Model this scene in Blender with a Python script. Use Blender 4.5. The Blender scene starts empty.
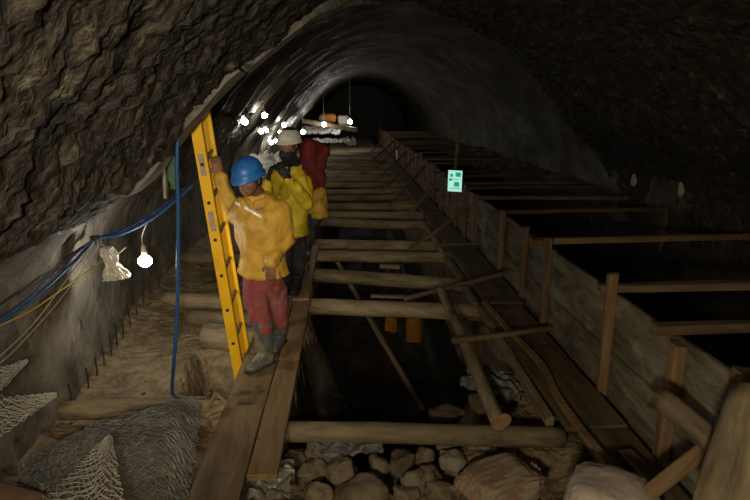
import bpy, bmesh, math, random
import numpy as np
from mathutils import Vector, Matrix, noise, Euler
random.seed(7)
S = bpy.context.scene
COL = S.collection
# ------------------------------------------------------------------ camera
F = 520.0; CH = 2.0
PIT = math.atan(145 / F); YAW = math.atan(28 * math.cos(PIT) / F)
cam = bpy.data.cameras.new('camera'); cam_o = bpy.data.objects.new('camera', cam); COL.objects.link(cam_o)
cam.sensor_fit = 'HORIZONTAL'; cam.sensor_width = 36; cam.lens = F / 750 * 36; cam.clip_start = .05; cam.clip_end = 200
cam_o.location = (0, 0, CH)
cam_o.rotation_euler = (math.pi / 2 - PIT, 0, -YAW)
S.camera = cam_o
# ------------------------------------------------------------------ world, lights, exposure
W = bpy.data.worlds.new('world'); S.world = W; W.use_nodes = True
W.node_tree.nodes['Background'].inputs[0].default_value = (1, .93, .8, 1)
W.node_tree.nodes['Background'].inputs[1].default_value = 0.004
def lamp(name, loc, power, col, rad):
    l = bpy.data.lights.new(name, 'POINT'); l.energy = power; l.color = col; l.shadow_soft_size = rad
    o = bpy.data.objects.new(name, l); COL.objects.link(o); o.location = loc; return o
lamp('work_lamp_entrance', (-.5, -.7, 1.75), 200, (1, .84, .58), .12)     # unseen fill lamp added behind the camera to lift the dim surroundings
sl = bpy.data.lights.new('head_lamp', 'SPOT'); sl.energy = 400; sl.color = (1, .87, .64); sl.shadow_soft_size = .06; sl.spot_size = math.radians(54); sl.spot_blend = 1.0
so_ = bpy.data.objects.new('head_lamp', sl); COL.objects.link(so_); so_.location = (.05, -.5, 2.15)
so_.rotation_euler = (Vector((-.85, 3.9, 1.15)) - so_.location).to_track_quat('-Z', 'Y').to_euler()
BULB = 150.0       # emission of the low bulb at the left wall
FARBULB = 85.0     # emission of the bulbs of the far string
S.view_settings.view_transform = 'Standard'; S.view_settings.look = 'None'
S.view_settings.exposure = 0.0; S.view_settings.gamma = 1; S.view_settings.use_curve_mapping = False
S.cycles.use_denoising = True
S.cycles.max_bounces = 6

# ------------------------------------------------------------------ helpers
V = Vector
_cy, _sy, _cp, _sp = math.cos(YAW), math.sin(YAW), math.cos(PIT), math.sin(PIT)
_R = V((_cy, -_sy, 0)); _F = V((_sy * _cp, _cy * _cp, -_sp)); _U = _R.cross(_F)
def at(u, v, z=None, Y=None, X=None):
    """point of the place seen at photo pixel u,v, at height z, depth Y or side X"""
    d = _F * F + _R * (u - 375) - _U * (v - 250)
    t = (z - CH) / d.z if z is not None else (Y / d.y if Y is not None else X / d.x)
    return V((0, 0, CH)) + d * t
ORD = ['first', 'second', 'third', 'fourth', 'fifth', 'sixth', 'seventh', 'eighth', 'ninth', 'tenth', 'eleventh', 'twelfth',
       'thirteenth', 'fourteenth', 'fifteenth', 'sixteenth', 'seventeenth', 'eighteenth', 'nineteenth', 'twentieth']
ORD += ['twenty-' + w for w in ORD[:9]] + ['thirtieth'] + ['thirty-' + w for w in ORD[:9]] + ['fortieth'] + ['forty-' + w for w in ORD[:9]]
def tag(o, label=None, cat=None, group=None, kind=None):
    if label: o['label'] = label
    if cat: o['category'] = cat
    if group: o['group'] = group
    if kind: o['kind'] = kind
    return o
def empty(name, loc, label, cat, group=None, rz=0):
    o = bpy.data.objects.new(name, None); COL.objects.link(o); o.location = loc; o.rotation_euler.z = rz
    o.empty_display_size = .1
    return tag(o, label, cat, group)
def link(name, me, m, parent=None, mw=None, smooth=True):
    o = bpy.data.objects.new(name, me); COL.objects.link(o)
    if m: me.materials.clear(); me.materials.append(m)
    if smooth:
        for p in me.polygons: p.use_smooth = True
    if mw is not None: o.matrix_basis = mw
    if parent is not None:
        o.parent = parent
        if mw is None or True:
            o.matrix_parent_inverse = parent_inv(parent)
    return o
def parent_inv(p):   # every part is laid out in world space, so a parent's basis is its world matrix
    return p.matrix_basis.inverted()
def mesh(verts, faces):
    me = bpy.data.meshes.new('m'); me.from_pydata([tuple(v) for v in verts], [], faces); me.update(); return me
def from_bm(bm):
    me = bpy.data.meshes.new('m'); bm.to_mesh(me); bm.free(); return me
def frame(p0, p1, up=V((0, 0, 1))):
    """matrix with X from p0 to p1, origin in the middle"""
    x = (p1 - p0).normalized(); up = V(up)
    if abs(x.dot(up)) > .98: up = V((0, 1, 0))
    y = up.cross(x).normalized(); z = x.cross(y)
    m = Matrix((x, y, z)).transposed().to_4x4(); m.translation = (p0 + p1) / 2
    return m
def beam_mesh(L, w, h, seed=0, rough=.004, bow=0.0, seg=None):
    """sawn plank: slightly wavy edges, chipped ends"""
    n = seg or max(3, int(L / .12)); vs = []; fs = []
    prof = [(-.5, -.5), (-.5, .5), (.5, .5), (.5, -.5)]
    c = min(w, h) * .12
    pr = []
    for (a, b), (dx, dz) in zip([(-1, -1), (-1, 1), (1, 1), (1, -1)], [(0, 0)] * 4):
        if a * b > 0: pr += [(a * (w / 2), b * (h / 2 - c)), (a * (w / 2 - c), b * (h / 2))] if False else [(a * (w / 2 - c), b * h / 2), (a * w / 2, b * (h / 2 - c))]
        else: pr += [(a * w / 2, b * (h / 2 - c)), (a * (w / 2 - c), b * h / 2)]
    # order: angle
    pr.sort(key=lambda q: math.atan2(q[1], q[0])); k = len(pr)
    for i in range(n + 1):
        x = (i / n - .5) * L
        bz = bow * (1 - (2 * i / n - 1) ** 2)
        for j, (y, z) in enumerate(pr):
            q = V((x * 1.7, y * 9 + seed * 3.1, z * 9 + seed * 7.7))
            s = 1 if 0 < i < n else 1
            vs.append((x + (rough * 2 * noise.noise(q * 5) if i in (0, n) else 0), y + rough * noise.noise(q + V((5, 1, 2))), z + bz + rough * noise.noise(q + V((1, 9, 4)))))
    for i in range(n):
        for j in range(k):
            a = i * k + j; b = i * k + (j + 1) % k
            fs.append((a, b, b + k, a + k))
    fs.append(tuple(range(k))[::-1]); fs.append(tuple(n * k + j for j in range(k)))
    return mesh(vs, fs)
def beam(name, p0, p1, w, h, m, up=(0, 0, 1), parent=None, seed=None, bow=0.0, rough=.004):
    p0 = V(p0); p1 = V(p1)
    me = beam_mesh((p1 - p0).length, w, h, random.random() * 50 if seed is None else seed, rough, bow)
    return link(name, me, m, parent, frame(p0, p1, up), smooth=False)
def log_mesh(L, r0, r1, seed=0, nz=.12, bend=.02, caps=True):
    n = max(6, int(L / .09)); k = 20; vs = []; fs = []
    for i in range(n + 1):
        t = i / n; x = (t - .5) * L; r = r0 + (r1 - r0) * t
        by = bend * math.sin(t * 3.0 + seed) ; bz = bend * math.sin(t * 2.3 + seed * 2)
        by -= bend * math.sin(seed) ; bz -= bend * math.sin(seed * 2)
        for j in range(k):
            a = j / k * math.tau
            q = V((x * 1.6 + seed * 11, math.cos(a) * 1.2, math.sin(a) * 1.2))
            rr = r * (1 + nz * .6 * noise.noise(q) + nz * .35 * noise.noise(q * 3.1))
            if i in (0, n): rr *= .95
            vs.append((x, by + rr * math.cos(a), bz + rr * math.sin(a)))
    for i in range(n):
        for j in range(k):
            a = i * k + j; b = i * k + (j + 1) % k
            fs.append((a, b, b + k, a + k))
    if caps:
        fs.append(tuple(range(k))[::-1]); fs.append(tuple(n * k + j for j in range(k)))
    return mesh(vs, fs)
def log(name, p0, p1, r0, r1, m, parent=None, seed=None, nz=.12, bend=.015):
    p0 = V(p0); p1 = V(p1)
    me = log_mesh((p1 - p0).length, r0, r1, random.random() * 20 if seed is None else seed, nz, bend)
    o = link(name, me, m, parent, frame(p0, p1))
    for p in me.polygons:
        if len(p.vertices) > 4: p.use_smooth = False
    return o
def catmull(pts, n=8):
    pts = [V(p) for p in pts]; out = []
    P = [pts[0] * 2 - pts[1]] + pts + [pts[-1] * 2 - pts[-2]]
    for i in range(1, len(P) - 2):
        for k in range(n):
            t = k / n; a, b, c, d = P[i - 1], P[i], P[i + 1], P[i + 2]
            out.append(.5 * ((2 * b) + (c - a) * t + (2 * a - 5 * b + 4 * c - d) * t * t + (3 * b - a - 3 * c + d) * t ** 3))
    out.append(pts[-1]); return out
def tube_geo(vs, fs, pts, r, k=8):
    base = len(vs); prev = None
    for i, p in enumerate(pts):
        d = (pts[min(i + 1, len(pts) - 1)] - pts[max(i - 1, 0)]).normalized()
        if prev is None: s = d.orthogonal().normalized()
        else: s = (prev - d * prev.dot(d)).normalized()
        prev = s; t = d.cross(s)
        rr = r(i / (len(pts) - 1)) if callable(r) else r
        for j in range(k):
            a = j / k * math.tau; vs.append(p + (s * math.cos(a) + t * math.sin(a)) * rr)
    for i in range(len(pts) - 1):
        for j in range(k):
            a = base + i * k + j; b = base + i * k + (j + 1) % k; fs.append((a, b, b + k, a + k))
    fs.append(tuple(base + j for j in range(k))[::-1]); fs.append(tuple(base + (len(pts) - 1) * k + j for j in range(k)))
def tube(name, pts, r, m, parent=None, k=8, n=8, smooth=True):
    pts = catmull(pts, n) if n else [V(p) for p in pts]
    c = sum(pts, V()) / len(pts)
    vs = []; fs = []; tube_geo(vs, fs, [p - c for p in pts], r, k)
    return link(name, mesh(vs, fs), m, parent, Matrix.Translation(c), smooth)
def box_geo(vs, fs, M, sx, sy, sz):
    b = len(vs)
    for x in (-.5, .5):
        for y in (-.5, .5):
            for z in (-.5, .5): vs.append(M @ V((x * sx, y * sy, z * sz)))
    fs += [(b, b + 1, b + 3, b + 2), (b + 4, b + 6, b + 7, b + 5), (b, b + 4, b + 5, b + 1), (b + 2, b + 3, b + 7, b + 6), (b, b + 2, b + 6, b + 4), (b + 1, b + 5, b + 7, b + 3)]
def blob(c_r, seed, nz=.25, sub=3, fs=1.2, facet=0.0):
    """lump with semi-axes c_r, cut by a few planes when facet > 0"""
    bm = bmesh.new(); bmesh.ops.create_icosphere(bm, subdivisions=sub, radius=1)
    rnd = random.Random(seed); planes = []
    for _ in range(int(9 * facet + .5)):
        d = V((rnd.gauss(0, 1), rnd.gauss(0, 1), rnd.gauss(0, 1))).normalized(); planes.append((d, rnd.uniform(.62, .85)))
    for v in bm.verts:
        p = v.co.copy()
        for d, h in planes:
            q = p.dot(d)
            if q > h: p -= d * (q - h) * .97
        p *= 1 + nz * noise.noise(p * fs + V((seed * 3.3, seed, 1))) + nz * .3 * noise.noise(p * fs * 3 + V((seed, 2, 1)))
        v.co = V((p.x * c_r[0], p.y * c_r[1], p.z * c_r[2]))
    return from_bm(bm)
# ------------------------------------------------------------------ materials
def mat(name, cols, scale=(1, 1, 1), tex=3.0, rough=.8, bump=.3, bdist=.02, detail=8, coord='Object', rnd=.25, btex=None, spec=.3, pos=None, distort=0.4, metal=0, spots=None):
    m = bpy.data.materials.new(name); m.use_nodes = True; nt = m.node_tree; N = nt.nodes; Lk = nt.links
    b = N['Principled BSDF']; b.inputs['Roughness'].default_value = rough; b.inputs['Specular IOR Level'].default_value = spec
    b.inputs['Metallic'].default_value = metal
    tc = N.new('ShaderNodeTexCoord'); mp = N.new('ShaderNodeMapping'); mp.inputs['Scale'].default_value = scale
    src = tc.outputs[coord]
    if rnd and coord == 'Object':
        oi = N.new('ShaderNodeObjectInfo'); ad = N.new('ShaderNodeVectorMath'); ad.operation = 'ADD'
        mu = N.new('ShaderNodeVectorMath'); mu.operation = 'SCALE'; mu.inputs[0].default_value = (17, 31, 53)
        Lk.new(oi.outputs['Random'], mu.inputs['Scale']); Lk.new(src, ad.inputs[0]); Lk.new(mu.outputs[0], ad.inputs[1]); src = ad.outputs[0]
    Lk.new(src, mp.inputs['Vector'])
    n = N.new('ShaderNodeTexNoise'); n.inputs['Scale'].default_value = tex; n.inputs['Detail'].default_value = detail; n.inputs['Roughness'].default_value = .7
    n.inputs['Distortion'].default_value = distort
    Lk.new(mp.outputs[0], n.inputs['Vector'])
    r = N.new('ShaderNodeValToRGB'); e = r.color_ramp.elements
    ps = pos or [.3 + .4 * i / (len(cols) - 1) for i in range(len(cols))]
    for i, c in enumerate(cols):
        el = e[i] if i < 2 else e.new(ps[i])
    for i, c in enumerate(cols):
        e[i].position = ps[i]; e[i].color = (*c, 1)
    Lk.new(n.outputs['Fac'], r.inputs[0]); out = r.outputs[0]
    if rnd:
        oi2 = N.new('ShaderNodeObjectInfo'); mr = N.new('ShaderNodeMapRange'); mr.inputs[3].default_value = 1 - rnd; mr.inputs[4].default_value = 1 + rnd
        Lk.new(oi2.outputs['Random'], mr.inputs[0])
        hs = N.new('ShaderNodeHueSaturation'); Lk.new(mr.outputs[0], hs.inputs['Value']); Lk.new(out, hs.inputs['Color']); out = hs.outputs[0]
    if spots:   # (colour, scale, threshold): stains with a shape of their own
        n3 = N.new('ShaderNodeTexNoise'); n3.inputs['Scale'].default_value = spots[1]; n3.inputs['Detail'].default_value = 6; Lk.new(src, n3.inputs['Vector'])
        r3 = N.new('ShaderNodeValToRGB'); r3.color_ramp.elements[0].position = spots[2]; r3.color_ramp.elements[1].position = min(1, spots[2] + .1)
        Lk.new(n3.outputs['Fac'], r3.inputs[0]); mx = N.new('ShaderNodeMix'); mx.data_type = 'RGBA'
        Lk.new(r3.outputs[0], mx.inputs[0]); Lk.new(out, mx.inputs[6]); mx.inputs[7].default_value = (*spots[0], 1); out = mx.outputs[2]
    Lk.new(out, b.inputs['Base Color'])
    if bump:
        n2 = N.new('ShaderNodeTexNoise'); n2.inputs['Scale'].default_value = btex or tex * 3; n2.inputs['Detail'].default_value = 8
        Lk.new(mp.outputs[0], n2.inputs['Vector'])
        bp = N.new('ShaderNodeBump'); bp.inputs['Strength'].default_value = bump; bp.inputs['Distance'].default_value = bdist
        Lk.new(n2.outputs['Fac'], bp.inputs['Height']); Lk.new(bp.outputs[0], b.inputs['Normal'])
    return m
def emit(name, col, s):
    m = bpy.data.materials.new(name); m.use_nodes = True; N = m.node_tree.nodes; b = N['Principled BSDF']
    b.inputs['Base Color'].default_value = (*col, 1); b.inputs['Emission Color'].default_value = (*col, 1); b.inputs['Emission Strength'].default_value = s
    return m
M = {}
M['rock_roof'] = mat('rough_sooty_shotcrete', [(.007, .006, .0045), (.027, .022, .016), (.052, .043, .032), (.22, .195, .15)], (1.3, 1.9, 1.3), 5.5, .8, 1.0, .06, pos=[.3, .47, .6, .74], rnd=0, btex=8, spec=.3)
M['wall'] = mat('stained_concrete_lining', [(.035, .03, .024), (.11, .1, .08), (.19, .17, .13), (.27, .25, .2)], (.9, 1.25, .9), 2.0, .62, .7, .04, pos=[.3, .45, .58, .72], rnd=0, btex=11, spec=.4, spots=((.03, .025, .018), 9, .6))
M['far'] = mat('damp_far_lining', [(.03, .025, .015), (.068, .058, .037), (.115, .1, .068)], (.5, 1.6, .5), 1.8, .5, .5, .04, rnd=0, btex=8, spec=.45)
M['dirt'] = mat('damp_brown_dirt', [(.05, .035, .02), (.15, .11, .06), (.24, .18, .105), (.31, .25, .16)], (1, 1, 1), 6, .9, 1.0, .05, rnd=0, btex=16, pos=[.3, .42, .56, .7])
M['mud'] = mat('wet_dark_mud', [(.012, .01, .007), (.035, .027, .018), (.06, .048, .03)], (1, 1, 1), 2.5, .6, .6, .04, rnd=0, btex=8)  # mud of the right pit; its dark colour also stands for trench shade
M['log'] = mat('muddy_log', [(.05, .037, .022), (.15, .115, .068), (.24, .19, .115), (.32, .26, .16)], (.5, 2, 2), 3.5, .75, .5, .012, rnd=.22, btex=10, pos=[.3, .43, .57, .72])
M['cut'] = mat('sawn_log_end', [(.16, .08, .04), (.28, .16, .09)], (1, 8, 8), 4, .8, .3, .01)
M['plank'] = mat('trodden_brown_plank', [(.05, .032, .016), (.13, .085, .042), (.20, .135, .07), (.25, .18, .1)], (.35, 2.2, 2.2), 4, .72, .4, .008, rnd=.18, btex=12, pos=[.28, .42, .58, .74], spots=((.06, .038, .02), 5, .6))
M['plank_red'] = mat('newer_reddish_plank', [(.10, .055, .026), (.20, .125, .062), (.29, .19, .1)], (.3, 2.5, 2.5), 4, .7, .35, .008, rnd=.15, btex=12, spots=((.09, .045, .02), 14, .64))
M['walk'] = mat('old_walkway_board', [(.04, .028, .016), (.115, .082, .046), (.175, .13, .075)], (.35, 2.2, 2.2), 4, .78, .45, .008, rnd=.2, btex=12, spots=((.05, .035, .02), 4, .58))
M['form'] = mat('mouldy_formwork_board', [(.028, .024, .016), (.10, .086, .06), (.19, .17, .122), (.33, .30, .23)], (.6, 1.8, 1.8), 3.5, .8, .5, .01, rnd=.25, btex=9, pos=[.3, .44, .57, .72])
M['post'] = mat('rough_timber_post', [(.06, .038, .02), (.16, .098, .05), (.25, .16, .085)], (.35, 3, 3), 4, .75, .4, .008, rnd=.3, btex=12)
M['strut'] = mat('weathered_strut', [(.05, .034, .02), (.14, .095, .055), (.22, .155, .09)], (.35, 3, 3), 4, .75, .4, .008, rnd=.35, btex=12)
M['rock'] = mat('dusty_rubble_rock', [(.06, .047, .029), (.155, .122, .076), (.24, .195, .125)], (1, 1, 1), 6, .9, .6, .02, rnd=.3, btex=22)
M['rock_grey'] = mat('greyish_rubble_rock', [(.1, .085, .06), (.2, .175, .13), (.3, .27, .2)], (1, 1, 1), 6, .9, .6, .02, rnd=.2, btex=22)
M['yellow'] = mat('dirty_yellow_rubberised_cloth', [(.30, .17, .03), (.50, .29, .04), (.56, .35, .065)], (1, 1, 1), 5, .55, .35, .008, rnd=0, btex=24, spots=((.24, .14, .05), 6, .6))
M['yellow_clean'] = mat('bright_yellow_rubberised_cloth', [(.36, .25, .015), (.55, .40, .02), (.62, .46, .04)], (1, 1, 1), 4, .5, .25, .006, rnd=0, btex=30)
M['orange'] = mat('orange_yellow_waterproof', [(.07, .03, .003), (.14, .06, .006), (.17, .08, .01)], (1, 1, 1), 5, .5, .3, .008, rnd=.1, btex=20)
M['red'] = mat('dusty_red_trousers', [(.15, .03, .032), (.21, .05, .05), (.26, .14, .11)], (1, 1, 1), 5, .85, .4, .006, rnd=0, btex=40)
M['red_top'] = mat('dark_red_jacket', [(.10, .011, .010), (.15, .018, .015)], (1, 1, 1), 6, .8, .3, .006, rnd=0, btex=40)
M['dark'] = mat('dark_trousers', [(.015, .015, .016), (.04, .038, .036)], (1, 1, 1), 6, .8, .3, .006, rnd=0, btex=40)
M['black'] = mat('black_glove', [(.008, .009, .009), (.022, .024, .022)], (1, 1, 1), 9, .7, .3, .004, rnd=0)
M['boot'] = mat('muddy_rubber_boot', [(.035, .042, .05), (.07, .078, .082), (.19, .16, .11)], (1, 1, 1), 6, .42, .15, .004, rnd=0, spots=((.2, .17, .115), 5, .5))
M['skin'] = mat('brown_skin', [(.16, .075, .045), (.23, .115, .07)], (1, 1, 1), 8, .55, .1, .002, rnd=0)
M['hair'] = mat('black_hair', [(.006, .005, .005), (.014, .012, .01)], (1, 1, 1), 30, .6, .3, .003, rnd=0)
M['eye'] = mat('eye_white', [(.3, .28, .25), (.4, .38, .34)], rnd=0, bump=0, rough=.3)
M['helmet_blue'] = mat('scuffed_blue_plastic', [(.01, .065, .25), (.02, .12, .40), (.03, .15, .45)], (1, 1, 1), 7, .4, .05, .002, rnd=0, spots=((.1, .11, .13), 9, .66))
M['helmet_white'] = mat('dusty_white_plastic', [(.42, .40, .36), (.66, .64, .6)], (1, 1, 1), 6, .45, .05, .002, rnd=0)
M['navy'] = mat('navy_plastic', [(.012, .02, .05), (.02, .035, .085)], rnd=0, bump=0, rough=.4)
M['tape'] = mat('silver_reflective_tape', [(.75, .75, .72), (.9, .9, .88)], rnd=0, bump=.1, rough=.25, metal=0, spec=.8)
M['ladder'] = mat('yellow_fibreglass', [(.58, .31, .008), (.72, .42, .012), (.76, .45, .02)], (1, 1, 1), 4, .42, .06, .002, rnd=0, spots=((.5, .33, .08), 9, .66))
M['alu'] = mat('worn_aluminium', [(.16, .13, .08), (.34, .3, .22)], rnd=0, rough=.5, metal=.6, bump=.1)
M['hole'] = mat('dark_rung_socket', [(.01, .01, .012), (.03, .03, .035)], rnd=0, bump=0)
M['sticker'] = mat('worn_grey_sticker', [(.2, .17, .12), (.42, .36, .25)], (1, 1, 1), 40, .7, 0, rnd=0)
M['blue'] = mat('blue_hose_plastic', [(.008, .045, .15), (.015, .08, .22)], (1, 1, 1), 6, .45, .1, .002, rnd=0)
M['blue_dark'] = mat('dark_blue_cable', [(.006, .02, .09), (.012, .035, .13)], rnd=0, bump=0, rough=.5)
M['cable_black'] = mat('black_cable_sheath', [(.012, .01, .009), (.03, .026, .022)], rnd=0, bump=0, rough=.6)
M['cable_yellow'] = mat('yellow_cable_sheath', [(.32, .2, .02), (.4, .27, .04)], rnd=0, bump=0, rough=.5)
M['cord'] = mat('pale_cord', [(.22, .2, .16), (.34, .32, .27)], rnd=0, bump=0, rough=.8)
M['steel'] = mat('rusty_rebar', [(.012, .01, .008), (.04, .028, .02)], rnd=.2, bump=.2, rough=.8)
M['wire'] = mat('galvanised_wire', [(.13, .13, .127), (.24, .24, .235)], (1, 1, 1), 3, .5, 0, rnd=0, metal=.3)
M['wire_pale'] = mat('pale_net_cord', [(.34, .32, .27), (.5, .48, .42)], (1, 1, 1), 3, .7, 0, rnd=0)
M['plastic'] = mat('crumpled_clear_plastic', [(.10, .09, .07), (.2, .18, .145)], (1, 1, 1), 8, .4, .2, .01, rnd=0, spec=.5)
M['bag'] = mat('clear_crinkled_bag', [(.3, .28, .24), (.55, .52, .46)], (1, 1, 1), 14, .35, .5, .01, rnd=0, spec=.5)
M['white_sheet'] = mat('white_plastic_sheet', [(.5, .48, .42), (.75, .73, .68)], (1, 1, 1), 5, .4, .4, .02, rnd=.1)
M['grey_sheet'] = mat('greyish_plastic_sheet', [(.13, .125, .11), (.3, .29, .26)], (1, 1, 1), 5, .5, .3, .02, rnd=.1)
M['sack'] = mat('dirty_white_sack', [(.28, .23, .18), (.44, .375, .31), (.5, .43, .36)], (1, 1, 1), 4, .8, .4, .01, rnd=0, btex=20)
M['foil'] = mat('printed_foil_sheet', [(.05, .045, .045), (.16, .145, .125), (.07, .08, .10), (.2, .18, .15), (.16, .09, .065)], (1, 2.4, 1), 9, .5, .5, .01, rnd=0, pos=[.34, .43, .5, .58, .66])
M['rubble_sack'] = mat('faded_printed_sack', [(.14, .12, .085), (.31, .26, .18), (.22, .12, .075), (.34, .29, .21), (.15, .14, .115)], (.5, 4.5, .5), 2.6, .8, .6, .012, rnd=0, btex=14, pos=[.3, .42, .5, .56, .7])
M['bulb'] = emit('lit_bulb_glass', (1, .95, .86), BULB)
M['bulb_far'] = emit('lit_far_bulb_glass', (1, .97, .9), FARBULB)
M['socket'] = mat('beige_lamp_socket', [(.3, .26, .18), (.42, .37, .27)], rnd=0, bump=0, rough=.5)
M['green'] = mat('faded_green_cloth', [(.03, .07, .04), (.07, .13, .075)], (1, 1, 1), 9, .8, .4, .01, rnd=0)
M['sign_white'] = emit('lit_sign_face', (.52, .95, .80), .75)  # glow added to the sign face, standing for light it throws back
M['sign_green'] = emit('lit_sign_green', (.01, .55, .38), .5)  # same added glow on the green fields
M['machine'] = mat('orange_machine_paint', [(.4, .12, .03), (.6, .2, .05)], rnd=0, rough=.5, bump=.1)
M['carton'] = mat('brown_clay_pipe', [(.12, .07, .04), (.19, .115, .065)], (1, 1, 1), 4, .8, .3, .01, rnd=0)

# ------------------------------------------------------------------ the tunnel
CX, CZ = 1.0, .2
def sm(a, b, x):
    t = min(1, max(0, (x - a) / (b - a))); return t * t * (3 - 2 * t)
LIP = [(-40, 8.4), (22, 8.0), (49, 7.5), (78, 6.5), (95, 5.5), (113, 4.6), (131, 4.0), (149, 3.62), (160, 3.6), (220, 3.6)]
def lip(th):
    for (a, ya), (b, yb) in zip(LIP, LIP[1:]):
        if a <= th <= b: return ya + (yb - ya) * (th - a) / (b - a)
    return 3.6
def r_near(th):
    r = 2.70
    r += .14 * math.exp(-((th - 110) / 14) ** 2)
    r += (3.13 - r) * sm(148, 168, th) + (3.17 - 2.7) * sm(38, 14, th)
    return r
def r_far(th): return 3.17
def pt(th, Y, r):
    a = math.radians(th); return V((CX + r * math.cos(a), Y, CZ + r * math.sin(a)))
def rough_amt(th): return sm(168, 152, th) * .8 + .2
def near_pt(th, Y):
    r = r_near(th)
    if th > 147: r += (3.13 - r) * sm(3.35, 3.62, Y)
    r += .24 * sm(154, 170, th) * sm(3.2, 6, Y)
    p = pt(th, Y, r); am = rough_amt(th)
    q = V((p.x * 1.5, p.y * 1.9, p.z * 1.5))
    d = .06 * noise.noise(q * .8) + .03 * noise.noise(q * 2.0) + .012 * noise.noise(q * 9) + am * (.022 * noise.noise(q * 4.2) + .026 * noise.noise(q * 7.5) + .024 * noise.noise(q * 14) + .018 * noise.noise(q * 25))
    d *= (.3 + .7 * am)
    return pt(th, Y, r + d - .02)
def grid_obj(name, ths, ny, yfun, pf, m):
    vs = []; fs = []; k = len(ths)
    for i in range(ny + 1):
        for th in ths: vs.append(pf(th, yfun(th, i / ny)))
    for i in range(ny):
        for j in range(k - 1):
            a = i * k + j; fs.append((a, a + 1, a + 1 + k, a + k))
    o = link(name, mesh(vs, fs), m); return tag(o, kind='structure')
def lin(a, b, n): return [a + (b - a) * i / n for i in range(n + 1)]
ny_ = lambda th, t: -2.2 + (lip(th) + 2.2) * t
grid_obj('ceiling', lin(40, 158, 205), 210, ny_, near_pt, M['rock_roof'])
grid_obj('wall_left', lin(158, 192, 70), 240, lambda th, t: -2.2 + 12 * t, near_pt, M['wall'])
grid_obj('wall_left', lin(148, 158, 24), 130, lambda th, t: 3.55 + 6.25 * t, near_pt, M['wall'])
grid_obj('wall_right', lin(-30, 40, 90), 160, ny_, near_pt, M['rock_roof'])
def far_pt(th, Y):
    # shotcrete rings about a metre apart, slightly askew
    s = Y + .25 * math.sin(math.radians(th) * 2) + .12 * noise.noise(V((th * .05, Y * .7, 0)))
    ph = (s / 1.05) % 1.0
    rib = .075 * max(0, 1 - abs(ph - .5) / .17) ** .7 if abs(ph - .5) < .17 else 0
    p = pt(th, Y, 3.17); fl_ = .30 * sm(150, 168, th)
    rib *= sm(80, 130, th) * .8 + .2
    d = .07 * noise.noise(p * .9) + .03 * noise.noise(V((p.x * 2, p.y * 3, p.z * 2))) + .02 * noise.noise(p * 6)
    return pt(th, Y, r_far(th) + d - rib + fl_)
fy = lambda th, t: 3.3 + 36 * (t ** 1.6)
grid_obj('ceiling', lin(50, 130, 70), 210, fy, far_pt, M['far'])
grid_obj('wall_left', lin(130, 192, 60), 210, fy, far_pt, M['far'])
grid_obj('wall_right', lin(-30, 50, 60), 210, fy, far_pt, M['far'])
# end of the drive, far off
vs = [pt(90, 39, 0)] + [pt(t, 39.2 + .3 * noise.noise(V((t, 1, 1))), 3.5) for t in range(0, 360, 10)]
tag(link('wall_back', mesh(vs, [(0, 1 + i, 1 + (i + 1) % 36) for i in range(36)]), M['far']), kind='structure')
vs = [V((x, -2.2, z)) for x, z in ((-3, -2), (5, -2), (5, 4), (-3, 4))]
tag(link('wall_front', mesh(vs, [(0, 1, 2, 3)]), M['wall']), kind='structure')
# lip of the near lining: cast edge beams following the arch, and the ragged step behind them
def lip_band(name, t0, t1, w, th, dr, m, dy=0.0):
    vs = []; fs = []; n = 40
    for i in range(n + 1):
        t = t0 + (t1 - t0) * i / n; Y = lip(t) + dy; r = r_near(t) + dr
        for (a, b) in ((0, 0), (0, -w), (th, -w), (th, 0)):
            p = pt(t, Y + b, r - .06 + a); p += V((noise.noise(p * 4), noise.noise(p * 4 + V((9, 0, 0))), noise.noise(p * 4 + V((0, 9, 0))))) * .012
            vs.append(p)
    for i in range(n):
        for j in range(4):
            a = i * 4 + j; b = i * 4 + (j + 1) % 4; fs.append((a, b, b + 4, a + 4))
    fs += [(3, 2, 1, 0), tuple(n * 4 + j for j in range(4))]
    return tag(link(name, mesh(vs, fs), m, smooth=False), kind='structure')
lip_band('trim_1', 130.5, 153, .24, .3, .0, M['wall'])
lip_band('trim_2', 105, 130, .10, .3, -.01, M['wall'], .05)
lip_band('trim_3', 108, 130, .07, .3, -.02, M['wall'], -.14)
def lip_face(th, t):
    r0 = r_near(th) - .0; p = pt(th, lip(th) + .01 * noise.noise(V((th, t, 0))), r0 + (3.45 - r0) * t); return p
vs = []; fs = []
ths = lin(16, 152, 90)
for t in (0, .5, 1):
    for th in ths: vs.append(lip_face(th, t))
k = len(ths)
for i in range(2):
    for j in range(k - 1): a = i * k + j; fs.append((a, a + 1, a + 1 + k, a + k))
tag(link('trim_4', mesh(vs, fs), M['wall']), kind='structure')
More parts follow.
